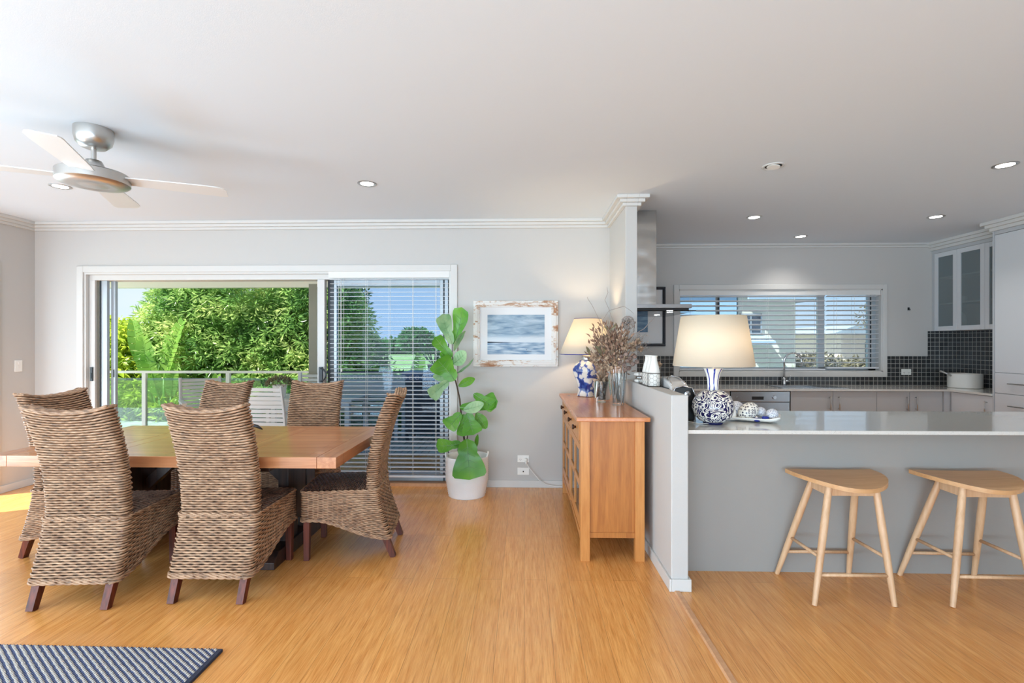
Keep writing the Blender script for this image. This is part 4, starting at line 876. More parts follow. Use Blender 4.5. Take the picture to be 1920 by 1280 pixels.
for a, b in ((BY0 + 0.054, YM - 0.023), (YM + 0.023, BY1 - 0.054)):
    dw = MB().box(BX0 - 0.006, BX0 + 0.016, a, b, 0.795, 0.922).build('drawer', 'pine', t, w=True, bevel=0.002)
    for y in (a + (b - a) * 0.25, a + (b - a) * 0.75):
        MB().lathe([(0.009, 0), (0.007, 0.008), (0.019, 0.02), (0.017, 0.028), (0.001, 0.03)], (BX0 - 0.006, y, 0.858), 18, R=Matrix.Rotation(-PI / 2, 3, 'Y')).build('knob', 'knob_wood', dw, w=True, smooth=True)
    m = MB(); z0, z1 = 0.20, 0.77
    m.box(BX0, BX0 + 0.02, a, a + 0.05, z0, z1).box(BX0, BX0 + 0.02, b - 0.05, b, z0, z1).box(BX0, BX0 + 0.02, a + 0.05, b - 0.05, z0, z0 + 0.07).box(BX0, BX0 + 0.02, a + 0.05, b - 0.05, z1 - 0.05, z1).box(BX0, BX0 + 0.02, a + 0.05, b - 0.05, 0.475, 0.52)
    yc = (a + b) / 2; m.box(BX0, BX0 + 0.02, yc - 0.017, yc + 0.017, z0 + 0.07, z1 - 0.05)
    dr = m.build('door', 'pine', t, w=True, bevel=0.002)
    MB().box(BX0 + 0.008, BX0 + 0.011, a + 0.05, b - 0.05, z0 + 0.07, z1 - 0.05).build('door_glass', 'glass_clear', dr, w=True)

# ------------------------------------------------------------------ lamps
def cone_shade(t, r0, r1, z0, z1, trim, sq=0):
    m = MB().lathe([(r0, z0), (r1, z1)], (0, 0, 0), 56); m.f = m.f[:56]; m.mi = m.mi[:56]
    o = m.build('lamp_shade', 'lamp_linen', t, smooth=True); sd = o.modifiers.new('thickness', 'SOLIDIFY'); sd.thickness = 0.0015
    if trim:
        m = MB().tube([(r0 * math.cos(a), r0 * math.sin(a), z0) for a in [2 * PI * k / 56 for k in range(56)]], 0.0032, 6, closed=True).tube([(r1 * math.cos(a), r1 * math.sin(a), z1) for a in [2 * PI * k / 48 for k in range(48)]], 0.0028, 6, closed=True)
        m.build('shade_trim', trim, o, smooth=True)
    return o
t = T('table_lamp', 'lit lamp on the sideboard, floral blue vase base and wide cone shade', 'table lamp', (0.592, 4.60, BT))
MB().lathe([(0.072, 0), (0.082, 0.004), (0.080, 0.012), (0.072, 0.05), (0.074, 0.10), (0.095, 0.17), (0.113, 0.225), (0.112, 0.262), (0.092, 0.30), (0.066, 0.32), (0.058, 0.335)], (0, 0, 0), 40, sq=5.0, rot=PI / 4).build('lamp_base', 'floral_porcelain', t, smooth=True, sharp=50)
MB().lathe([(0.06, 0.335), (0.062, 0.345), (0.052, 0.36), (0.062, 0.372), (0.03, 0.385)], (0, 0, 0), 32).build('collar', 'brushed_nickel', t, smooth=True)
MB().tube([(0, 0, 0.38), (0, 0, 0.52)], 0.008, 10).ball((0, 0, 0.55), 0.028, 16, 10, sz=1.25).build('lamp_holder', 'white_plastic', t, smooth=True)
cone_shade(t, 0.264, 0.126, 0.392, 0.722, 'cobalt')
light('table_lamp_bulb', 'POINT', (0, 0, 0.60), (0, 0, 0), 8, (1.0, 0.72, 0.42), parent=t, shadow_soft_size=0.03)
t = T('table_lamp', 'lamp with round scroll-painted blue and white base and tapered drum shade, on the island worktop', 'table lamp', (1.205, 3.165, CT))
bs = MB().lathe([(0.062, 0.012), (0.085, 0.022), (0.112, 0.05), (0.128, 0.10), (0.124, 0.14), (0.105, 0.175), (0.07, 0.205), (0.036, 0.216), (0.028, 0.218)], (0, 0, 0), 56).build('lamp_base', 'scroll_porcelain', t, smooth=True)
MB().lathe([(0.058, 0), (0.060, 0.004), (0.060, 0.014), (0.054, 0.018)], (0, 0, 0), 48).build('foot_ring', 'navy', bs, smooth=True, sharp=50)
MB().lathe([(0.036, 0.214), (0.034, 0.24), (0.036, 0.28), (0.045, 0.32), (0.060, 0.352), (0.054, 0.352)], (0, 0, 0), 48).build('neck', 'petal_porcelain', bs, smooth=True)
MB().tube([(0, 0, 0.30), (0, 0, 0.46)], 0.008, 10).ball((0, 0, 0.50), 0.03, 16, 10, sz=1.2).build('lamp_holder', 'white_plastic', t, smooth=True)
cone_shade(t, 0.246, 0.196, 0.368, 0.684, None)
light('island_lamp_bulb', 'POINT', (0.05, 0, 0.52), (0, 0, 0), 1.1, (1.0, 0.74, 0.46), parent=t, shadow_soft_size=0.03)
m = MB().tube([(1.16, 3.12, CT + 0.006), (1.11, 3.13, CT + 0.004), (1.075, 3.19, CT + 0.004), (1.05, 3.32, CT + 0.004), (1.04, 3.5, CT + 0.004)], 0.003, 6)
tag(m.build('lamp_flex', 'white_plastic', None, smooth=True), 'white lamp flex lying on the island worktop beside the round lamp base', 'cord')

# ------------------------------------------------------------------ vases and dried flowers on the sideboard
VX, VY = 0.742, 3.93
def vase(name, label, x, y, r0, r1, h, flute, amp):
    m = MB(); n = 64; rows = []
    for i in range(13):
        u = i / 12; r = r0 + (r1 - r0) * u
        rows.append([(x + (r + amp * math.cos(flute * a + u * 1.2)) * math.cos(a), y + (r + amp * math.cos(flute * a + u * 1.2)) * math.sin(a), BT + 0.001 + h * u) for a in [2 * PI * k / n for k in range(n + 1)]])
    m.grid([r[::-1] for r in rows])
    inn = [[(x + (p[0] - x) * 0.88, y + (p[1] - y) * 0.88, max(p[2], BT + 0.02)) for p in r] for r in rows]
    m.grid(inn); m.add([p for p in rows[-1]] + [p for p in inn[-1]], [(j, j + 1, n + 2 + j, n + 1 + j) for j in range(n)])
    m.add(rows[0][:-1], [tuple(range(n))[::-1]]); m.add(inn[0][:-1], [tuple(range(n))])
    return tag(m.build(name, 'glass_thick', None, smooth=True), label, 'vase')
vase('glass_vase', 'tall fluted clear glass vase holding the dried flowers, on the sideboard', VX, VY, 0.050, 0.078, 0.31, 10, 0.003)
vase('glass_vase', 'short clear glass vase filled with brown pods, between lamp and tall vase', 0.652, 4.13, 0.060, 0.068, 0.175, 4, 0.003)
rnd = random.Random(11)
def rdir(r, zmin=-1):
    while True:
        v = Vector((r.uniform(-1, 1), r.uniform(-1, 1), r.uniform(-1, 1)))
        if 0.05 < v.length < 1 and v.normalized().z >= zmin: return v.normalized()
t = T('dried_pods', 'brown dried pods and husks heaped in the short glass vase', 'dried flowers', (0.652, 4.13, BT + 0.022))
m = MB()
for k in range(70):
    a = rnd.uniform(0, 2 * PI); r = 0.044 * math.sqrt(rnd.random()); z = rnd.uniform(0.0, 0.13)
    m.ball((r * math.cos(a), r * math.sin(a), 0.01 + z), rnd.uniform(0.008, 0.014), 8, 6, sz=1.3)
m.build('pods', 'gumnut', t, smooth=True)['kind'] = 'stuff'
m = MB()
for k in range(46):
    d_ = rdir(rnd, 0.1); a = Vector((0, 0, 0.145)); L_ = rnd.uniform(0.05, 0.13); b = a + Vector((d_.x * L_ * 0.8 + 0.01, d_.y * L_ * 0.8, d_.z * L_ * 1.25))
    m.leaf(a + d_ * 0.02, b, rnd.uniform(0.02, 0.045), rdir(rnd), lambda u: math.sin(PI * min(1, u * 0.9 + 0.08)) ** 0.7, 5, 2, curl=rnd.uniform(-1, 1), fold=0.6)
m.build('husks', 'dried_tan', t, smooth=True)
# bouquet
t = T('dried_bouquet', 'dried brown flower bouquet with curly twigs in the tall glass vase', 'dried flowers', (VX, VY, BT + 0.022))
O = Vector((VX, VY, BT + 0.022))
def pxw(px, py, Y):     # point seen at a photo pixel, at room depth Y, relative to the vase
    c_, s_ = math.cos(math.radians(1.43)), math.sin(math.radians(1.43)); q = (px - 960) / 920; d_ = Y / (q * s_ + c_)
    return Vector((q * d_ * c_ - d_ * s_, Y, 1.443 - (py - 646) * d_ / 920)) - O
m = MB()
for k in range(16):
    a = rnd.uniform(0, 2 * PI); r = 0.025 + rnd.random() * 0.014; b = rnd.uniform(0, 2 * PI); m.tube([(r * math.cos(a), r * math.sin(a), 0), (0.045 * math.cos(b), 0.045 * math.sin(b), 0.27), (0.08 * math.cos(b), 0.08 * math.sin(b), 0.38)], 0.0028, 5)
m.build('stems', 'dried_grey', t, smooth=True)
m = MB().lathe([(0.066, 0.235), (0.076, 0.285), (0.074, 0.29), (0.060, 0.24)], (0, 0, 0), 32); m.build('paper_wrap', 'kraft', t, smooth=True)
m = MB()
for k in range(700):   # feathery brown spikes of the bouquet's upper left
    px, py = rnd.gauss(1148, 19), rnd.gauss(652, 22)
    if py < 608 or py > 705 or abs(px - 1148) > 46: continue
    p = pxw(px, py, VY + rnd.uniform(-0.09, 0.09)); d_ = (p - Vector((0.0, 0, 0.22))).normalized() + rdir(rnd) * 0.55; d_.normalize()
    m.leaf(p, p + d_ * rnd.uniform(0.028, 0.055), 0.016, rdir(rnd), lambda u: math.sin(PI * min(1, u + 0.05)) ** 0.6, 3, 2, curl=rnd.uniform(-1, 1))
m.build('bracts', 'dried_brown', t, smooth=True)['kind'] = 'stuff'
m = MB()
for px, py, r in [(1150, 658, .022), (1160, 640, .018), (1138, 632, .018), (1172, 652, .02), (1152, 678, .026), (1136, 668, .02), (1170, 672, .022), (1122, 682, .018), (1186, 646, .02), (1196, 640, .018), (1130, 652, .017), (1143, 690, .02)] + [(rnd.gauss(1156, 20), rnd.gauss(668, 14), rnd.uniform(.014, .022)) for _ in range(16)] + [(rnd.uniform(1112, 1132), rnd.uniform(676, 694), .016) for _ in range(4)]:
    p = pxw(px, min(py, 692), VY - rnd.uniform(0.03, 0.08))
    for k in range(26):
        d_ = rdir(rnd); d_.y = -abs(d_.y); m.leaf(p, p + d_ * r * 1.6, r * 0.95, rdir(rnd), lambda u: math.sin(PI * min(1, u * 0.85 + 0.1)) ** 0.6, 3, 2, curl=0.8)
m.build('flower_heads', 'dried_tan', t, smooth=True)['kind'] = 'stuff'
m = MB()
for px, py in [(1165, 668), (1174, 664), (1181, 671), (1190, 668), (1176, 676), (1186, 682), (1170, 684), (1194, 678), (1162, 679), (1179, 690), (1172, 693)]:
    p = pxw(px, py, VY - 0.09); m.lathe([(0.002, -0.012), (0.016, -0.007), (0.019, 0.004), (0.012, 0.016), (0.007, 0.013)], p, 12, R=Vector((rnd.uniform(-.4, .4), -1, rnd.uniform(-.6, 0.1))).to_track_quat('Z', 'Y').to_matrix())
m.build('gumnuts', 'gumnut', t, smooth=True)
m = MB(); p = pxw(1177, 605, VY - 0.02)
for k in range(190):
    d_ = rdir(rnd); m.tube([p + d_ * 0.01, p + d_ * 0.05], 0.0007, 4); m.ball(p + d_ * 0.052, 0.0042, 5, 4)
m.tube([p, pxw(1176, 640, VY), pxw(1170, 690, VY)], 0.002, 5); m.build('seed_head', 'dried_grey', t, smooth=True)
m = MB()
for pts_ in [[(1150, 650), (1134, 620), (1120, 592), (1110, 572), (1102, 560), (1101, 556)], [(1162, 640), (1150, 604), (1142, 580), (1134, 562), (1140, 548), (1138, 538)], [(1128, 640), (1130, 600), (1142, 582), (1170, 574), (1182, 582), (1188, 588)], [(1172, 640), (1190, 626), (1208, 616), (1218, 604), (1230, 592)], [(1180, 645), (1200, 632), (1212, 625)], [(1136, 660), (1118, 656), (1114, 646)], [(1196, 660), (1210, 650), (1214, 640)], [(1196, 648), (1214, 654), (1226, 662)], [(1130, 672), (1112, 664), (1106, 652)]]:
    m.tube([pxw(a, b, VY - 0.02 + 0.012 * i) for i, (a, b) in enumerate(pts_)], [0.0022] * (len(pts_) - 1) + [0.0008], 5)
for k in range(60):
    p = pxw(rnd.gauss(1198, 9), rnd.gauss(640, 9), VY + rnd.uniform(-.06, .06)); q = pxw(1176, 668, VY); m.tube([q + (p - q) * 0.5, p], 0.0007, 4); m.ball(p, 0.005, 5, 4)
m.build('twigs', 'dried_grey', t, smooth=True)
m = MB()
for (a, b), (c_, d_), w_ in [((1128, 668), (1116, 648), .03), ((1136, 662), (1122, 648), .024), ((1106, 666), (1099, 650), .026), ((1144, 620), (1156, 606), .018), ((1140, 618), (1132, 612), .018)]:
    m.leaf(pxw(a, b, VY - 0.06), pxw(c_, d_, VY - 0.06), w_, (0.3, -1, 0.3), lambda u: math.sin(PI * min(1, u * 0.95 + 0.02)) ** 0.7, 6, 2, curl=0.5, fold=0.3)
m.build('dried_leaves', 'herb_leaf', t, smooth=True)

# ------------------------------------------------------------------ on the half wall: milk bottles in a wire basket, jar
t = T('wire_basket', 'small dark wire basket of white bottles on the half wall', 'basket', (0.915, 3.58, HC))
bx0, bx1, by0, by1, bh = -0.052, 0.052, -0.135, 0.135, 0.095
m = MB()
for z in (0.004, bh): m.tube([(bx0, by0, z), (bx1, by0, z), (bx1, by1, z), (bx0, by1, z)], 0.0022, 6, closed=True)
for x in (bx0, bx1):
    for y in (by0, by1): m.tube([(x, y, 0.004), (x, y, bh)], 0.0022, 6)
def hexnet(p, u, v, w_, h_):
    s_ = 0.0165
    for i in range(-1, int(w_ / (1.5 * s_)) + 2):
        for j in range(-1, int(h_ / (s_ * 1.732)) + 2):
            cx = 1.5 * s_ * i; cy = 1.732 * s_ * (j + 0.5 * (i % 2))
            for q in (0, 1, 2):
                a, b = (cx + s_ * math.cos(q * PI / 3), cy + s_ * math.sin(q * PI / 3)), (cx + s_ * math.cos((q + 1) * PI / 3), cy + s_ * math.sin((q + 1) * PI / 3))
                if all(0 <= e_[0] <= w_ and 0 <= e_[1] <= h_ for e_ in (a, b)): m.tube([Vector(p) + Vector(u) * a[0] + Vector(v) * a[1], Vector(p) + Vector(u) * b[0] + Vector(v) * b[1]], 0.0006, 4)
hexnet((bx0, by0, 0.004), (1, 0, 0), (0, 0, 1), 0.104, 0.091); hexnet((bx0, by0, 0.004), (0, 1, 0), (0, 0, 1), 0.27, 0.091); hexnet((bx1, by0, 0.004), (0, 1, 0), (0, 0, 1), 0.27, 0.091)
m.build('wire_frame', 'dark_wire', t)
for y, lab in ((-0.085, 'white milk bottle at the near end of the wire basket'), (0.0, 'white milk bottle in the middle of the wire basket'), (0.085, 'white milk bottle at the far end of the wire basket')):
    tag(MB().lathe([(0.038, 0), (0.041, 0.004), (0.041, 0.10), (0.034, 0.135), (0.022, 0.18), (0.0215, 0.208), (0.025, 0.211), (0.024, 0.216), (0.018, 0.214)], (0.918, 3.58 + y, HC + 0.003), 36).build('milk_bottle', 'matte_ceramic', None, smooth=True, sharp=60), lab, 'bottle', 'white bottles in the wire basket')
t = T('lidded_jar', 'small grey jar with white lid and white foot, behind the wire basket', 'jar', (0.925, 3.92, HC))
MB().lathe([(0.042, 0.022), (0.04, 0.05)], (0, 0, 0), 28).build('jar_body', 'brushed_nickel', t, smooth=True)
MB().lathe([(0.044, 0), (0.05, 0.005), (0.05, 0.018), (0.042, 0.023)], (0, 0, 0), 28).build('jar_foot', 'stoneware', t, smooth=True)
MB().lathe([(0.046, 0.05), (0.056, 0.055), (0.056, 0.07), (0.045, 0.077), (0.001, 0.078)], (0, 0, 0), 28).build('lid', 'stoneware', t, smooth=True)

# ------------------------------------------------------------------ pod coffee machine on the island, behind the half wall
t = T('coffee_machine', 'silver pod coffee machine with a black front, behind the half wall end', 'coffee machine', (1.05, 3.5, CT))
sec = [(-0.20, 0.0), (0.20, 0.0), (0.20, 0.25), (0.12, 0.27), (0.0, 0.27), (-0.12, 0.252), (-0.185, 0.225), (-0.20, 0.18)]
MB().prism([(a, b) for a, b in sec], -0.072, 0.052, 'x').build('housing', 'silver_plastic', t, bevel=0.012, seg=3)
m = MB()
for k in range(7): m.box(0.0515, 0.0525, -0.14, 0.1, 0.04 + k * 0.016, 0.045 + k * 0.016).box(-0.0735, -0.0715, -0.16, 0.1, 0.12 + k * 0.014, 0.125 + k * 0.014)
m.build('vent_slots', 'charcoal', t)
MB().prism([(-0.068, 0.0), (0.078, 0.0), (0.078, 0.17), (0.06, 0.215), (0.0, 0.228), (-0.05, 0.215), (-0.068, 0.18)], -0.225, -0.20, 'y').build('front_panel', 'black', t, bevel=0.006)
MB().tube([(-0.068, -0.226, 0.0), (-0.068, -0.226, 0.18), (-0.05, -0.226, 0.217), (0.0, -0.226, 0.23), (0.06, -0.226, 0.217), (0.08, -0.226, 0.17), (0.08, -0.226, 0.0)], 0.004, 8).build('front_bezel', 'chrome', t, smooth=True)
MB().lathe([(0.021, 0), (0.019, 0.008), (0.001, 0.009)], (0.028, -0.226, 0.178), 24, R=Matrix.Rotation(PI / 2, 3, 'X')).build('brew_button', 'chrome', t, smooth=True, sharp=50)
MB().tube([(-0.055, -0.16, 0.235), (-0.05, -0.05, 0.27), (0.0, 0.03, 0.282), (0.03, -0.05, 0.272), (0.035, -0.16, 0.238)], 0.006, 8).build('lever', 'chrome', t, smooth=True)

# ------------------------------------------------------------------ tray of ceramics on the island
t = T('ceramic_tray', 'off-white ceramic tray with upturned corners beside the island lamp', 'tray', (1.50, 3.28, CT), rz=math.radians(-28))
P = []
for i in range(13):
    row = []
    for j in range(9):
        x = (i / 12 - 0.5) * 0.34; y = (j / 8 - 0.5) * 0.2; ex = abs(x) / 0.17; ey = abs(y) / 0.1
        row.append((x, y, 0.006 + 0.02 * max(0, max(ex, ey) - 0.7) / 0.3 + 0.018 * (max(0, ex + ey - 1.5) / 0.5) ** 1.5))
    P.append(row)
o = MB().grid(P).build('tray_body', 'stoneware', t, smooth=True); sd = o.modifiers.new('thickness', 'SOLIDIFY'); sd.thickness = 0.006; sd.offset = -1
def put(name, lab, cat, mb, mat, **k): return tag(mb.build(name, mat, None, smooth=True, **k), lab, cat)
R1 = Matrix.Rotation(0.9, 3, 'Y')
tb = CT + 0.008
put('decorative_egg', 'white ceramic egg with dark ring pattern lying on the tray', 'ornament', MB().ball((1.475, 3.27, tb + 0.056), 0.054, 28, 18, sx=1, sz=1.28, R=R1), 'dotted_porcelain')
put('decorative_ball', 'large speckled ceramic ball half hidden behind the ring-patterned egg', 'ornament', MB().ball((1.435, 3.36, tb + 0.062), 0.052, 28, 18), 'fine_porcelain')
put('decorative_ball', 'small blue-grey woven-pattern ball at the right end of the tray', 'ornament', MB().ball((1.60, 3.205, tb + 0.045), 0.038, 28, 18), 'fine_porcelain')
put('decorative_ball', 'small blue ball tucked behind the egg and the woven-pattern ball', 'ornament', MB().ball((1.57, 3.30, tb + 0.046), 0.036, 28, 18), 'fine_porcelain')
put('ceramic_dish', 'tiny cobalt blue dish on the tray in front of the egg', 'dish', MB().lathe([(0.014, 0), (0.022, 0.006), (0.024, 0.022), (0.02, 0.022), (0.018, 0.01)], (1.50, 3.20, tb), 20), 'cobalt')
put('ceramic_dish', 'round cobalt blue pot on the tray between egg and woven-pattern ball', 'dish', MB().lathe([(0.012, 0), (0.024, 0.01), (0.022, 0.03), (0.014, 0.036)], (1.548, 3.19, tb), 20), 'cobalt')
t = T('ceramic_shaker', 'slender white cone bottle with small stopper at the left of the tray', 'bottle', (1.372, 3.285, tb))
MB().lathe([(0.03, 0), (0.032, 0.01), (0.026, 0.06), (0.014, 0.105), (0.009, 0.118)], (0, 0, 0), 28).build('bottle_body', 'stoneware', t, smooth=True)
MB().lathe([(0.006, 0.116), (0.009, 0.124), (0.004, 0.134)], (0, 0, 0), 16).build('stopper', 'dotted_porcelain', t, smooth=True)

# saucepan
t = T('saucepan', 'white round saucepan with a grey handle in the worktop corner', 'pan', (5.145, 5.86, CT))
MB().lathe([(0.150, 0), (0.158, 0.006), (0.160, 0.16), (0.162, 0.165), (0.154, 0.165), (0.152, 0.012), (0.001, 0.01)], (0, 0, 0), 48).build('pan_body', 'stoneware', t, smooth=True, sharp=50)
MB().tube([(-0.155, 0.0, 0.14), (-0.19, 0.02, 0.165), (-0.245, 0.05, 0.195)], [0.011, 0.010, 0.012], 10).build('pan_handle', 'brushed_nickel', t, smooth=True)

# ------------------------------------------------------------------ pictures
def picture(name, label, x0, x1, z0, z1, y, fw, fmat, mat2, art, am, depth=0.03):
    t = T(name, label, 'picture', ((x0 + x1) / 2, y, z0))
    m = MB()
    for a, b, c_, d_ in ((x0, x1, z1 - fw, z1), (x0, x1, z0, z0 + fw), (x0, x0 + fw, z0 + fw, z1 - fw), (x1 - fw, x1, z0 + fw, z1 - fw)):
        m.box(a, b, y - depth, y - 0.002, c_, d_)
        k_ = fw * 0.36
        if b - a > d_ - c_: m.box(a + k_, b - k_, y - depth - 0.010, y - depth, c_ + k_ * 0.8, d_ - k_ * 0.8)
        else: m.box(a + k_ * 0.8, b - k_ * 0.8, y - depth - 0.010, y - depth, c_ - k_, d_ + k_)
    m.build('picture_frame', fmat, t, w=True, bevel=0.004)
    MB().box(x0 + fw, x1 - fw, y - 0.012, y - 0.004, z0 + fw, z1 - fw).build('mount_board', mat2, t, w=True)
    o = MB().box(art[0], art[1], y - 0.0135, y - 0.012, art[2], art[3]).build('artwork', am, None); c_ = Vector(((art[0] + art[1]) / 2, y - 0.0127, (art[2] + art[3]) / 2))
    o.location = (0, 0, 0)
    for v in o.data.vertices: v.co.z -= (art[3] - art[2]) / 2
    o.parent = t; o.location = c_ - t.location
    return t
t = picture('seascape_picture', 'watercolour seascape in a distressed white frame on the back wall', -0.514, 0.340, 1.222, 1.887, YB, 0.066, 'distressed', 'mat_board', (-0.372, 0.205, 1.345, 1.745), 'watercolour')
sg = [(0.045, 0.0), (0.052, 0.006), (0.058, 0.001), (0.064, 0.006), (0.07, 0.0), (0.078, 0.005), (0.085, 0.002), (0.092, 0.010)]
MB().tube([(a + 0.087 - 0.02, -0.0146, 0.149 + b) for a, b in sg], 0.0012, 5).tube([(0.105, -0.0146, 0.165), (0.108, -0.0146, 0.176), (0.116, -0.0146, 0.178), (0.11, -0.0146, 0.166)], 0.001, 5).build('signature', 'black', t)
picture('framed_print', 'black framed print beyond the range hood on the kitchen window wall', 1.10, 1.768, 1.423, 2.167, YK, 0.035, 'black_frame', 'mat_board', (1.30, 1.55, 1.60, 1.86), 'small_print')

# ------------------------------------------------------------------ fiddle leaf fig in a rope basket
PXc, PYc = -0.552, 4.72
t = T('potted_fig', 'fiddle leaf fig in a white woven rope basket by the sliding door', 'potted plant', (PXc, PYc, 0))
m = MB(); prof = []
for k in range(41):
    z = 0.378 * k / 40; r = 0.176 + 0.028 * min(1, z / 0.16) - 0.004 * max(0, z - 0.25); prof.append((r + 0.0018 * math.cos(k * PI), z))
prof = [(0.001, 0.0)] + [(r, z) for r, z in prof] + [(prof[-1][0] - 0.01, 0.378), (0.186, 0.30), (0.184, 0.29), (0.001, 0.289)]
b_ = MB().lathe(prof, (0, 0, 0), 56).build('rope_basket', 'rope', t, smooth=True)
for sx in (-1, 1):
    MB().tube([(sx * 0.185, -0.05, 0.35), (sx * 0.20, -0.045, 0.39), (sx * 0.205, 0.0, 0.412), (sx * 0.20, 0.045, 0.39), (sx * 0.185, 0.05, 0.35)], 0.009, 8).build('basket_handle', 'rope', b_, smooth=True)
MB().lathe([(0.001, 0.30), (0.18, 0.298)], (0, 0, 0), 24).build('potting_soil', 'soil', t)
OO = Vector((PXc, PYc, 0))
def fp(px, py, Y): return pxw(px, py, Y) + O - OO
m = MB()
stem = [(874, 850, 4.71), (871, 828, 4.70), (867, 795, 4.70), (864, 770, 4.70), (862, 748, 4.70), (857, 725, 4.71), (851, 702, 4.72), (849, 680, 4.72), (848, 660, 4.72), (848, 640, 4.72)]
m.tube([fp(*q) for q in stem], [0.011, 0.010, 0.009, 0.008, 0.008, 0.007, 0.006, 0.005, 0.004, 0.003], 8).tube([fp(871, 828, 4.70), fp(876, 822, 4.66), fp(877, 815, 4.64)], 0.005, 6).build('stem', 'fig_bark', t, smooth=True)
def fid(u): # fiddle outline: narrow waist, broad rounded end
    return max(0.04, (0.30 + 0.30 * math.sin(PI * min(1, u * 1.6)) if u < 0.35 else 0) + (0 if u < 0.35 else (0.54 + 0.46 * math.sin((u - 0.35) / 0.65 * PI * 0.62))) * (1 if u < 0.86 else math.sqrt(max(0, 1 - ((u - 0.86) / 0.14) ** 2)) * 0.97 + 0.03)) if u > 0.04 else 0.08
def oval(u): return max(0.03, math.sin(PI * min(1, u * 0.93 + 0.03)) ** 0.75)
LV = [ # base, tip, width px, depth, normal, pale, outline
 ((850, 645), (866, 576), 31, 4.70, (-0.35, -1, 0.1), 0, fid), ((848, 645), (829, 589), 27, 4.66, (0.4, -1, 0.15), 1, fid), ((848, 669), (815, 632), 23, 4.64, (-0.2, -1, 0.6), 0, fid),
 ((851, 658), (872, 620), 13, 4.68, (0.9, -0.7, 0.2), 1, oval), ((849, 682), (874, 660), 26, 4.64, (-0.2, -1, 0.4), 1, oval), ((853, 701), (889, 671), 9, 4.70, (0.2, -0.5, 1), 1, oval),
 ((853, 713), (820, 674), 42, 4.60, (-0.3, -1, 0.3), 0, fid), ((841, 714), (806, 744), 25, 4.60, (0.3, -1, -0.1), 1, fid), ((860, 724), (890, 709), 15, 4.66, (0, -1, -0.2), 0, oval), ((842, 704), (812, 706), 18, 4.68, (0, -1, 0.4), 1, oval),
 ((862, 764), (931, 748), 34, 4.60, (0.1, -0.7, 0.7), 0, fid), ((888, 738), (930, 764), 25, 4.56, (0.2, -1, 0.3), 0, fid), ((869, 768), (907, 757), 21, 4.54, (0, -0.9, 0.5), 1, oval),
 ((864, 774), (838, 802), 30, 4.58, (-0.3, -1, 0.2), 0, fid), ((876, 774), (888, 815), 34, 4.52, (0.1, -1, 0.3), 0, fid), ((869, 776), (868, 818), 24, 4.60, (-0.3, -1, 0.1), 0, fid), ((893, 774), (912, 803), 20, 4.60, (0.3, -1, 0.1), 0, oval),
 ((865, 831), (818, 836), 27, 4.60, (0, -0.8, 0.6), 0, fid), ((875, 823), (881, 899), 57, 4.47, (0.05, -1, 0.35), 0, fid), ((896, 814), (893, 839), 8, 4.62, (0.7, -1, 0), 0, oval), ((846, 690), (826, 660), 14, 4.74, (0, -1, 0), 0, oval)]
m = MB(); mv = MB()
for i, (b0, t0, w_, Y, nn_, pale, pr) in enumerate(LV):
    m.cur = pale; a, b = fp(*b0, Y + 0.03), fp(*t0, Y - 0.02); W_ = w_ * (Y) / 920 * 1.12
    m.leaf(a, b, W_, nn_, pr, 14, 6, curl=-0.35, fold=0.14, wave=0.012, ph=i)
m.build('foliage', ['fig_leaf', 'fig_leaf_pale'], t, smooth=True)
m = MB()
for i, (b0, t0, w_, Y, nn_, pale, pr) in enumerate(LV):
    if math.dist(b0, t0) < 30: continue
    a, b = fp(*b0, Y + 0.03), fp(*t0, Y - 0.02); d_ = (b - a); n_ = Vector(nn_); n_ = (n_ - d_.normalized() * n_.dot(d_.normalized())).normalized(); s_ = d_.normalized().cross(n_); W_ = w_ * Y / 920
    cl = lambda u: -0.35 * d_.length * u * (1 - u) + 0.0022
    m.tube([a + d_ * u + n_ * cl(u) for u in (0, 0.25, 0.5, 0.75, 0.95)], [0.0022, 0.002, 0.0016, 0.0012, 0.0006], 4)
    for u in (0.2, 0.36, 0.52, 0.68):
        for sg_ in (-1, 1): 
            wd = W_ / 2 * pr(u) * 0.8; m.tube([a + d_ * u + n_ * cl(u), a + d_ * (u + 0.1) + s_ * sg_ * wd + n_ * (cl(u + 0.1) + 0.14 * wd + 0.001)], [0.0012, 0.0005], 4)
m.build('leaf_veins', 'fig_leaf_pale', t, smooth=True)
# ------------------------------------------------------------------ outside: deck
m = MB().box(-9.5, 1.2, YB + 0.15, 8.2, -0.06, -0.005); struct('floor', m, 'deck_board', label='grey timber deck boards outside the sliding door')
m = MB().box(-8.4, 1.2, YB + 0.15, 8.28, 2.61, 2.72); struct('ceiling', m, 'cream_render', label='pale soffit over the deck')
tag(MB().box(-8.4, 1.2, 8.06, 8.20, 2.40, 2.61).build('eaves_beam', 'rail_paint', None), 'long cream eaves beam across the outer edge of the deck', 'beam', kind='structure')
for px, lab in ((-3.505, 'square olive grey post carrying the eaves beam, beside the open doorway'), (-0.62, 'square olive grey post carrying the eaves beam, behind the potted fig')):
    tag(MB().box(px - 0.068, px + 0.068, 8.05, 8.185, -0.01, 2.45).build('verandah_post', 'post_paint', None), lab, 'post')
t = T('balustrade', 'cream metal balustrade with glass panels along the deck edge', 'railing', (-5.5, 8.1, 0))
MB().box(-9.4, -3.575, 8.07, 8.13, 0.965, 1.005).build('top_rail', 'rail_paint', t, w=True, bevel=0.004)
for x in (-9.2, -7.80, -6.385, -4.955): MB().box(x - 0.032, x + 0.032, 8.075, 8.125, 0, 0.965).build('post', 'rail_paint', t, w=True)
for a, b in ((-9.16, -7.84), (-7.76, -6.43), (-6.34, -5.0), (-4.91, -3.60)): MB().box(a, b, 8.096, 8.104, 0.05, 0.885).build('glass_panel', 'glass_rail', t, w=True)
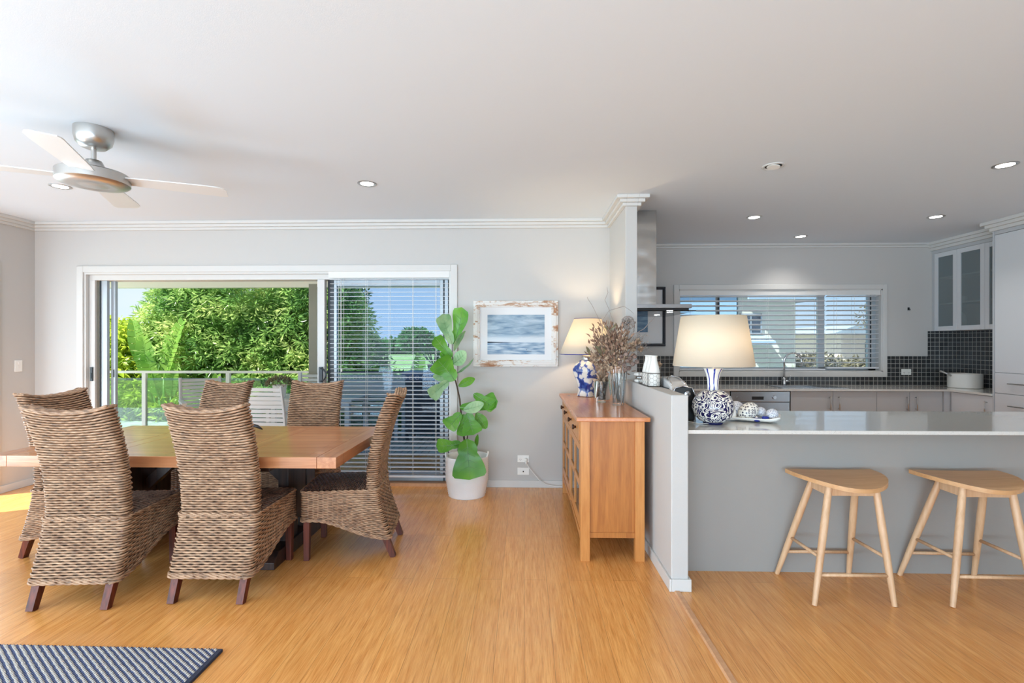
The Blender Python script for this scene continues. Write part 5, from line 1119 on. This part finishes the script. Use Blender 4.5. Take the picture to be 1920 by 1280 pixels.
t = T('balustrade', 'balustrade section seen through the blind, right of the post', 'railing', (-2.0, 8.1, 0))
MB().box(-3.43, -0.70, 8.07, 8.13, 0.965, 1.005).build('top_rail', 'charcoal', t, w=True, bevel=0.004)
for x in (-2.2,): MB().box(x - 0.032, x + 0.032, 8.075, 8.125, 0, 0.965).build('post', 'charcoal', t, w=True)
for a, b in ((-3.40, -2.24), (-2.16, -0.72)): MB().box(a, b, 8.096, 8.104, 0.05, 0.885).build('glass_panel', 'glass_rail', t, w=True)

# outdoor furniture
def slat_chair(name, label, loc, rz, w_=0.5, arms=True, group='white slatted outdoor chairs on the deck'):
    t = T(name, label, 'chair', loc, rz, group)
    def bk(z): return -0.22 - 0.10 * (z - 0.42) - 0.16 * max(0, z - 0.42) ** 2
    for sx in (-1, 1):
        MB().tube([(sx * w_ / 2, -0.25, 0.0), (sx * w_ / 2, bk(0.42), 0.42), (sx * w_ / 2, bk(0.7), 0.7), (sx * w_ / 2, bk(0.96), 0.96)], 0.021, 6).build('back_post', 'outdoor_white', t, smooth=False)
        MB().box(sx * w_ / 2 - 0.02, sx * w_ / 2 + 0.02, 0.22, 0.26, 0, 0.62 if arms else 0.42).build('leg', 'outdoor_white', t)
        if arms: MB().box(sx * w_ / 2 - 0.03, sx * w_ / 2 + 0.03, -0.24, 0.28, 0.62, 0.645).build('armrest', 'outdoor_white', t, bevel=0.004)
    m = MB()
    for k in range(9):
        z = 0.50 + k * 0.052; m.obox((0, bk(z), z), (w_ - 0.02, 0.014, 0.040), (0.16, 0, 0))
    m.build('back_slats', 'outdoor_white', t)
    m = MB()
    for k in range(8): m.box(-w_ / 2, w_ / 2, -0.20 + k * 0.058, -0.155 + k * 0.058, 0.42, 0.44)
    m.build('seat_slats', 'outdoor_white', t); return t
c = slat_chair('outdoor_chair', 'white slatted outdoor chair turned sideways, left of the far dining chair', (-4.62, 6.95, 0), math.radians(-140))
dup(c, (-3.06, 5.98, 0), math.radians(-4), 'white slatted outdoor chair with its back to the room, between the two far dining chairs')
t = T('outdoor_bench', 'white slatted garden bench against the deck railing', 'bench', (-2.75, 7.75, 0))
m = MB()
for k in range(8): m.box(-0.85, 0.85, -0.0, 0.016, 0.48 + k * 0.063, 0.527 + k * 0.063)
m.build('back_slats', 'outdoor_white', t)
m = MB()
for k in range(7): m.box(-0.85, 0.85, -0.45 + k * 0.066, -0.395 + k * 0.066, 0.42, 0.44)
m.build('seat_slats', 'outdoor_white', t)
for x in (-0.83, 0.83):
    MB().box(x - 0.025, x + 0.025, -0.02, 0.025, 0, 1.0).build('leg', 'outdoor_white', t); MB().box(x - 0.025, x + 0.025, -0.45, -0.41, 0, 0.62).build('leg', 'outdoor_white', t)
    MB().box(x - 0.03, x + 0.03, -0.47, 0.0, 0.62, 0.645).build('armrest', 'outdoor_white', t)
t = T('outdoor_table', 'white slatted outdoor table on the deck under the potted herb', 'table', (-3.0, 6.75, 0))
m = MB()
for k in range(9): m.box(-0.75, 0.75, -0.42 + k * 0.094, -0.335 + k * 0.094, 0.70, 0.722)
m.build('tabletop', 'outdoor_white', t); MB().box(-0.70, 0.70, -0.38, -0.36, 0.63, 0.70).box(-0.70, 0.70, 0.38, 0.40, 0.63, 0.70).build('apron', 'outdoor_white', t)
for x in (-0.68, 0.68):
    for y in (-0.36, 0.38): MB().box(x - 0.03, x + 0.03, y - 0.03, y + 0.03, 0, 0.70).build('leg', 'outdoor_white', t)
t = T('potted_herb', 'bushy reddish green herb in a white pot on the outdoor table', 'potted plant', (-3.34, 6.62, 0.7225))
MB().lathe([(0.066, 0), (0.072, 0.002), (0.092, 0.17), (0.097, 0.175), (0.088, 0.175), (0.084, 0.16), (0.001, 0.158)], (0, 0, 0), 32).build('pot', 'stoneware', t, smooth=True, sharp=50)
rnd = random.Random(5); m = MB()
for k in range(900):
    d_ = rdir(rnd, -0.15); p = Vector((d_.x * 0.15, d_.y * 0.15, 0.19 + d_.z * 0.085)) * 1.0 + rdir(rnd) * 0.02; q = rdir(rnd) * 0.7 + d_; m.leaf(p, p + q.normalized() * 0.026, 0.014, rdir(rnd), oval, 2, 2)
m.build('foliage', 'herb_leaf', t, smooth=True)

# ------------------------------------------------------------------ outside: ground, trees, fence
m = MB().box(-60, 40, YK + 0.4, 120, -0.75, -0.5).box(-60, -9.6, -10, YK + 0.4, -0.75, -0.5); struct('ground', m, 'lawn')
m = MB().prism([(-9.5, 8.3), (-4.6, 8.3), (-4.6, 9.0), (-9.5, 11.6)], -0.5, -0.08); struct('ground', m, 'concrete', label='grey concrete path beyond the glass balustrade')
tag(MB().box(-16, -4.4, 11.9, 11.96, -0.5, 0.75).build('timber_fence', 'fence_board', None), 'dark horizontal board fence low behind the bamboo stems', 'fence')
nprnd = np.random.RandomState(3)
def foliage_mesh(name, mat, parent, centers, per, size, ln, wd, org, droop=0.25, seed=1):
    """leaf sprays: each centre carries a rosette of pointed leaves"""
    rs = np.random.RandomState(seed); C_ = np.repeat(np.array(centers), per, axis=0); n = len(C_)
    D = rs.normal(size=(n, 3)); D[:, 2] = D[:, 2] * 0.7 - droop; D /= np.linalg.norm(D, axis=1)[:, None]
    Ax = rs.normal(size=(n, 3)); S = np.cross(D, Ax); S /= np.linalg.norm(S, axis=1)[:, None]; Nn = np.cross(S, D)
    base = C_ + D * (rs.rand(n, 1) * size); L_ = ln * (0.7 + 0.6 * rs.rand(n, 1)); W_ = wd * (0.7 + 0.6 * rs.rand(n, 1))
    mid = base + D * L_ * 0.45 - Nn * L_ * 0.05
    V = np.stack([base, mid + S * W_ / 2, base + D * L_, mid - S * W_ / 2], axis=1).reshape(-1, 3) - np.array(org)
    F = np.arange(4 * n).reshape(-1, 4)
    me = bpy.data.meshes.new(name); me.from_pydata(V.tolist(), [], F.tolist()); me.materials.append(MT[mat]); me.update()
    o = bpy.data.objects.new(name, me); COL.objects.link(o); o.parent = parent; return o
def blob(rs, c, r, n, inner=0.55):
    d = rs.normal(size=(n, 3)); d /= np.linalg.norm(d, axis=1)[:, None]; rad = (inner + (1 - inner) * rs.rand(n, 1) ** 0.5)
    return np.array(c) + d * rad * np.array(r)
def tree(name, label, cat, base, blobs, mat, per, size, ln, wd, seed, trunk, dens=1.0, group=None):
    t = T(name, label, cat, base, group=group); rs = np.random.RandomState(seed); cs = []
    for c, r in blobs:
        k = int(dens * 330 * (r[0] * r[2] + r[0] * r[1]) ** 0.9 / 1.0); cs.append(blob(rs, c, r, k))
    foliage_mesh('crown', mat, t, np.concatenate(cs), per, size, ln, wd, base, seed=seed)
    if trunk:
        rn = random.Random(seed); m = MB(); B = Vector(base)
        for k in range(trunk):
            c, r = blobs[k % len(blobs)]; e_ = Vector(c) - B + Vector((rn.uniform(-.6, .6) * r[0], rn.uniform(-.5, .5) * r[1], rn.uniform(0, .5) * r[2])); s0 = Vector((rn.uniform(-.25, .25), rn.uniform(-.2, .2), 0))
            mid_ = s0.lerp(e_, 0.45) + Vector((rn.uniform(-.3, .3), 0, 0.2)); m.tube([s0, mid_, e_], [0.06, 0.04, 0.012], 6)
        m.build('trunk', 'bark', t, smooth=True)
    return t
tree('broadleaf_tree', 'big leafy green tree filling the view through the open door', 'tree', (-6.3, 11.2, -0.5),
     [((-6.1, 11.2, 2.6), (2.3, 1.5, 1.6)), ((-7.4, 11.0, 2.0), (1.15, 1.1, 1.2)), ((-4.9, 11.0, 1.6), (1.5, 1.3, 1.5)), ((-6.7, 10.8, 1.2), (1.9, 1.2, 1.1)), ((-4.6, 10.6, 0.6), (1.6, 1.0, 0.9))],
     'tree_leaf', 13, 0.12, 0.14, 0.036, 1, 22, 1.1)
tree('broadleaf_tree', 'dark green tree behind the verandah post, seen partly through the blind', 'tree', (-5.0, 12.4, -0.5),
     [((-5.3, 12.4, 2.4), (1.3, 1.2, 1.7)), ((-4.9, 12.2, 0.9), (1.5, 1.2, 1.2)), ((-4.2, 12.0, 0.4), (1.1, 1.0, 0.8)), ((-5.8, 12.6, 3.6), (1.0, 1.0, 0.9))], 'dark_leaf', 12, 0.10, 0.13, 0.04, 2, 8, 1.3)
tree('leafy_shrub', 'yellow green shrub at the left edge of the open doorway', 'shrub', (-8.6, 10.6, -0.5),
     [((-8.7, 10.6, 1.0), (0.9, 0.8, 1.05)), ((-8.1, 10.2, 0.3), (0.8, 0.6, 0.7)), ((-9.4, 10.4, 0.8), (0.8, 0.8, 1.0))], 'shrub_leaf', 8, 0.09, 0.16, 0.07, 3, 6, 1.0)
tree('leafy_shrub', 'low dense green shrub behind the white outdoor chairs', 'shrub', (-4.9, 9.6, -0.5),
     [((-5.6, 9.8, 0.25), (0.9, 0.5, 0.7)), ((-4.4, 9.6, 0.2), (0.9, 0.5, 0.75)), ((-3.4, 9.5, 0.2), (0.8, 0.5, 0.75))], 'tree_leaf', 8, 0.08, 0.14, 0.05, 4, 4, 1.0)
tree('leafy_shrub', 'dark shrub bed beyond the deck railing, seen through the blind', 'shrub', (-1.9, 9.6, -0.5),
     [((-2.5, 9.4, 0.1), (0.9, 0.5, 0.75)), ((-1.5, 9.4, 0.05), (0.9, 0.5, 0.65)), ((-0.6, 9.5, 0.0), (0.9, 0.5, 0.65))], 'dark_leaf', 8, 0.08, 0.16, 0.06, 5, 4, 1.0)
tree('round_tree', 'single round tree far off in the paddock, seen through the blind', 'tree', (-13.2, 60, -0.5), [((-13.2, 60, 2.0), (2.0, 1.5, 1.3))], 'dark_leaf', 7, 0.3, 0.5, 0.3, 6, 3, 0.6)
tree('leafy_shrub', 'mixed green and yellow undergrowth behind the left glass panels of the balustrade', 'shrub', (-7.4, 9.9, -0.5),
     [((-7.9, 10.0, 0.05), (0.8, 0.4, 0.6)), ((-6.9, 9.9, -0.05), (0.8, 0.4, 0.55)), ((-6.0, 10.0, 0.0), (0.8, 0.4, 0.6)), ((-8.9, 9.9, 0.1), (0.6, 0.4, 0.6))], 'shrub_leaf', 8, 0.08, 0.14, 0.05, 21, 4, 0.9)
# bamboo clump
t = T('bamboo_clump', 'clump of pale bamboo canes behind the glass balustrade', 'bamboo', (-7.6, 10.9, -0.5)); rnd = random.Random(9); m = MB(); tips = []
for k in range(34):
    x = rnd.uniform(-1.1, 1.0); y = rnd.uniform(-0.3, 0.3); h_ = rnd.uniform(1.0, 1.9); dx = rnd.uniform(-.15, .15)
    m.tube([(x, y, 0), (x + dx, y, h_ * 0.6), (x + dx * 2.2, y, h_)], [0.022, 0.018, 0.008], 6); tips.append((x + dx * 2 - 7.6, y + 10.9, h_ - 0.6)); tips.append((x + dx - 7.6, y + 10.9, h_ * 0.5 - 0.3))
m.build('canes', 'cane', t, smooth=True)
foliage_mesh('foliage', 'shrub_leaf', t, tips, 12, 0.2, 0.22, 0.05, (-7.6, 10.9, -0.5), seed=8)
# banana-like plants
def paddle(mb, base, tip, w_, nrm, seed):
    """long paddle leaf torn into strips"""
    rn = random.Random(seed); base = Vector(base); tip = Vector(tip); d_ = tip - base; t_ = d_.normalized(); n_ = Vector(nrm); n_ = (n_ - t_ * n_.dot(t_)).normalized(); s_ = t_.cross(n_); K = 13
    wf = lambda u: w_ / 2 * (math.sin(PI * min(1, 0.1 + u * 0.86)) ** 0.55)
    ax = lambda u: base + d_ * u + n_ * (-0.12 * d_.length * u * u)
    for sg_ in (-1, 1):
        for k in range(K):
            u0, u1 = k / K, (k + 1) / K - (0.012 if rn.random() < 0.7 else 0); a, b = ax(u0), ax(u1); sl = d_.length * 0.05
            dz = rn.uniform(-0.03, 0.03) * w_; P = []
            for q in range(4):
                v = q / 3; P.append([a + s_ * sg_ * wf(u0) * v + t_ * sl * v + n_ * (0.25 * wf(u0) * v + dz * v), b + s_ * sg_ * wf(min(u1, 0.97)) * v + t_ * sl * v + n_ * (0.25 * wf(u1) * v + dz * v)])
            mb.grid(P if sg_ > 0 else P[::-1])
    mb.tube([base - d_ * 0.6, base, ax(0.5), ax(1.0)], [0.03, 0.022, 0.012, 0.004], 6)
for nm, lab, bx, by, lv in (('banana_plant', 'tall banana plant with upright torn leaves beside the big tree', -7.25, 9.7, [((0.0, 0, 1.25), (0.32, -0.1, 2.42), 0.42, (-0.35, -1, 0.1)), ((-0.35, 0.1, 1.2), (-0.55, 0.1, 2.1), 0.36, (0.3, -1, 0.1)), ((0.15, 0, 0.9), (0.28, -0.15, 1.55), 0.26, (0.1, -1, 0)), ((-0.1, 0, 0.9), (-0.28, -0.15, 1.75), 0.3, (0.5, -1, 0)), ((-0.55, 0.1, 1.55), (-0.78, 0.15, 2.45), 0.28, (0.6, -1, 0.2))]),
                         ('strelitzia_plant', 'broad-leaved plant behind the glass balustrade left of the white outdoor chair', -5.95, 9.25, [((0, 0, 0.55), (0.1, -0.1, 1.35), 0.26, (0.2, -1, 0.2)), ((0.05, 0, 0.5), (0.5, -0.1, 1.1), 0.22, (0, -1, 0.5)), ((-0.1, 0, 0.5), (-0.55, -0.1, 1.1), 0.24, (-0.2, -1, 0.4)), ((0, 0, 0.4), (-0.3, -0.3, 0.75), 0.22, (0, -1, 0.8))]),
                         ('strelitzia_plant', 'bright green plant beyond the railing in the middle of the blind', -2.05, 9.0, [((0, 0, 0.75), (0.15, -0.1, 1.75), 0.3, (0.2, -1, 0.2)), ((0.0, 0, 0.7), (0.62, -0.1, 1.6), 0.26, (0, -1, 0.5)), ((-0.1, 0, 0.7), (-0.4, -0.1, 1.45), 0.28, (-0.2, -1, 0.4)), ((0.1, 0, 0.6), (0.9, -0.2, 1.1), 0.24, (0, -1, 0.8)), ((0, 0, 0.5), (-0.6, -0.2, 0.9), 0.24, (0, -1, 0.6))])):
    t = T(nm, lab, 'plant', (bx, by, -0.5)); m = MB()
    for i, (a, b, w_, n_) in enumerate(lv): paddle(m, a, b, w_, n_, i + len(lab))
    for a, b, w_, n_ in lv: m.tube([(0, 0, 0), Vector(a) * 0.5, a], [0.04, 0.03, 0.022], 6)
    m.build('foliage', 'banana_leaf', t, smooth=True)
t = T('garden_table', 'blue grey topped garden table seen through the blind near the railing', 'table', (-1.25, 7.45, 0))
MB().box(-0.55, 0.55, -0.3, 0.3, 1.0, 1.04).build('tabletop', 'bbq_grey', t); MB().box(-0.5, 0.5, -0.26, 0.26, 0.12, 0.92).build('cabinet_body', 'charcoal', t); MB().box(-0.5, 0.5, -0.28, 0.28, 0.92, 1.0).build('apron', 'bbq_grey', t)
for x in (-0.48, 0.48):
    for y in (-0.24, 0.24): MB().box(x - 0.02, x + 0.02, y - 0.02, y + 0.02, 0, 0.12).build('leg', 'charcoal', t)
t = T('potted_palm', 'dark pot with a slender plant on the garden table behind the blind', 'potted plant', (-1.38, 7.45, 1.04))
MB().lathe([(0.08, 0), (0.10, 0.11), (0.09, 0.11), (0.001, 0.10)], (0, 0, 0), 24).build('pot', 'charcoal', t, smooth=True, sharp=50)
m = MB(); rnd = random.Random(8)
for k in range(18):
    a = rnd.uniform(0, 2 * PI); r = rnd.uniform(0.1, 0.32); h_ = rnd.uniform(0.2, 0.5); m.leaf((0, 0, 0.1), (r * math.cos(a), r * math.sin(a), 0.1 + h_), 0.03, (math.cos(a), math.sin(a), 0.6), oval, 6, 2, curl=0.5)
m.build('foliage', 'dark_leaf', t, smooth=True)
tree('distant_treeline', 'hazy low line of trees along the horizon', 'trees', (-30, 100, -0.5), [((-60 + 9 * k, 100, 1.0), (6.0, 2.5, 1.4 + 0.5 * math.sin(k * 2.3))) for k in range(17)], 'dark_leaf', 4, 0.6, 1.0, 0.8, 12, 0, 0.12)['kind'] = 'stuff'

# ------------------------------------------------------------------ outside the kitchen window
m = MB().box(1.3, 40, YK + 0.4, 30, -0.49, -0.45); struct('ground', m, 'concrete', label='pale paving between the houses')
t = T('neighbour_house', 'cream rendered neighbouring house close outside the kitchen window', 'house', (5.0, 13.5, -0.45))
MB().box(5.0, 6.32, 11.6, 17, -0.45, 2.62).build('wall', 'cream_render', t, w=True)
MB().prism([(5.0, 2.62), (6.95, 2.50), (6.95, 2.56), (5.0, 2.9)], 11.1, 17.4, 'y').build('roof', 'roof_grey', t, w=True)
MB().box(5.0, 7.0, 11.04, 11.12, 2.46, 2.58).build('gutter', 'eave_blue', t, w=True)
wd = MB().box(5.08, 5.50, 11.57, 11.60, 1.72, 2.14).build('window', 'dark_window', t, w=True)
MB().box(5.02, 5.53, 11.555, 11.57, 2.14, 2.17).box(5.02, 5.53, 11.555, 11.57, 1.69, 1.72).box(5.27, 5.29, 11.555, 11.57, 1.72, 2.14).box(5.02, 5.05, 11.555, 11.57, 1.69, 2.17).box(5.50, 5.53, 11.555, 11.57, 1.69, 2.17).build('window_frame', 'alu', wd, w=True)
MB().prism([(11.1, 1.44), (11.6, 1.60), (11.6, 1.66), (11.1, 1.52)], 5.02, 5.62, 'x').build('window_hood', 'eave_blue', t, w=True)
t = T('garden_shed', 'blue clad shed outside the left end of the kitchen window', 'shed', (3.2, 12.2, -0.45))
MB().box(1.6, 4.93, 11.52, 13.0, -0.45, 2.7).build('wall', 'blue_cladding', t, w=True)
MB().box(1.5, 4.96, 11.42, 13.1, 2.7, 2.76).build('roof', 'roof_grey', t, w=True)
tag(MB().prism([(3.9, -0.45), (6.0, -0.45), (5.55, 0.35), (4.8, 0.95), (3.9, 1.1)], 9.2, 9.26, 'y').build('shade_sail', 'white_plastic', None), 'white sloping screen low outside the kitchen window behind the island lamp', 'screen')
t = T('distant_house', 'pale pink single storey house far beyond the kitchen window', 'house', (17.5, 24, -0.45))
MB().box(14.6, 21, 23, 28, -0.45, 1.95).build('wall', 'pink_render', t, w=True)
MB().prism([(13.9, 1.95), (21.6, 1.95), (21.0, 2.5), (15.0, 2.35)], 22.4, 28.6, 'y').build('roof', 'roof_grey', t, w=True)
for x in (15.7, 16.7, 17.5): MB().box(x, x + 0.35, 22.97, 23.0, 0.75, 1.55).build('window', 'dark_window', t, w=True)
tree('garden_hedge', 'dry olive green hedge between the cream house and the pink house', 'hedge', (8.6, 15, -0.45), [((7.6, 14.6, 0.1), (1.2, 0.8, 0.75)), ((8.8, 15.2, 0.4), (1.3, 0.8, 0.8)), ((10.2, 15.6, 0.3), (1.2, 0.8, 0.7))], 'herb_leaf', 8, 0.1, 0.16, 0.07, 15, 3, 1.0)
tree('garden_shrub', 'green shrub low against the corner of the cream house', 'shrub', (5.9, 10.9, -0.45), [((5.8, 10.7, 0.35), (0.55, 0.4, 0.5)), ((6.5, 10.9, 0.25), (0.5, 0.4, 0.42))], 'tree_leaf', 8, 0.08, 0.16, 0.05, 16, 3, 1.4)
tree('bare_tree', 'thin sparse tree beside the pink house', 'tree', (15.2, 20.5, -0.45), [((14.9, 20.5, 2.6), (1.1, 0.8, 0.9))], 'herb_leaf', 4, 0.2, 0.14, 0.05, 17, 14, 0.35)
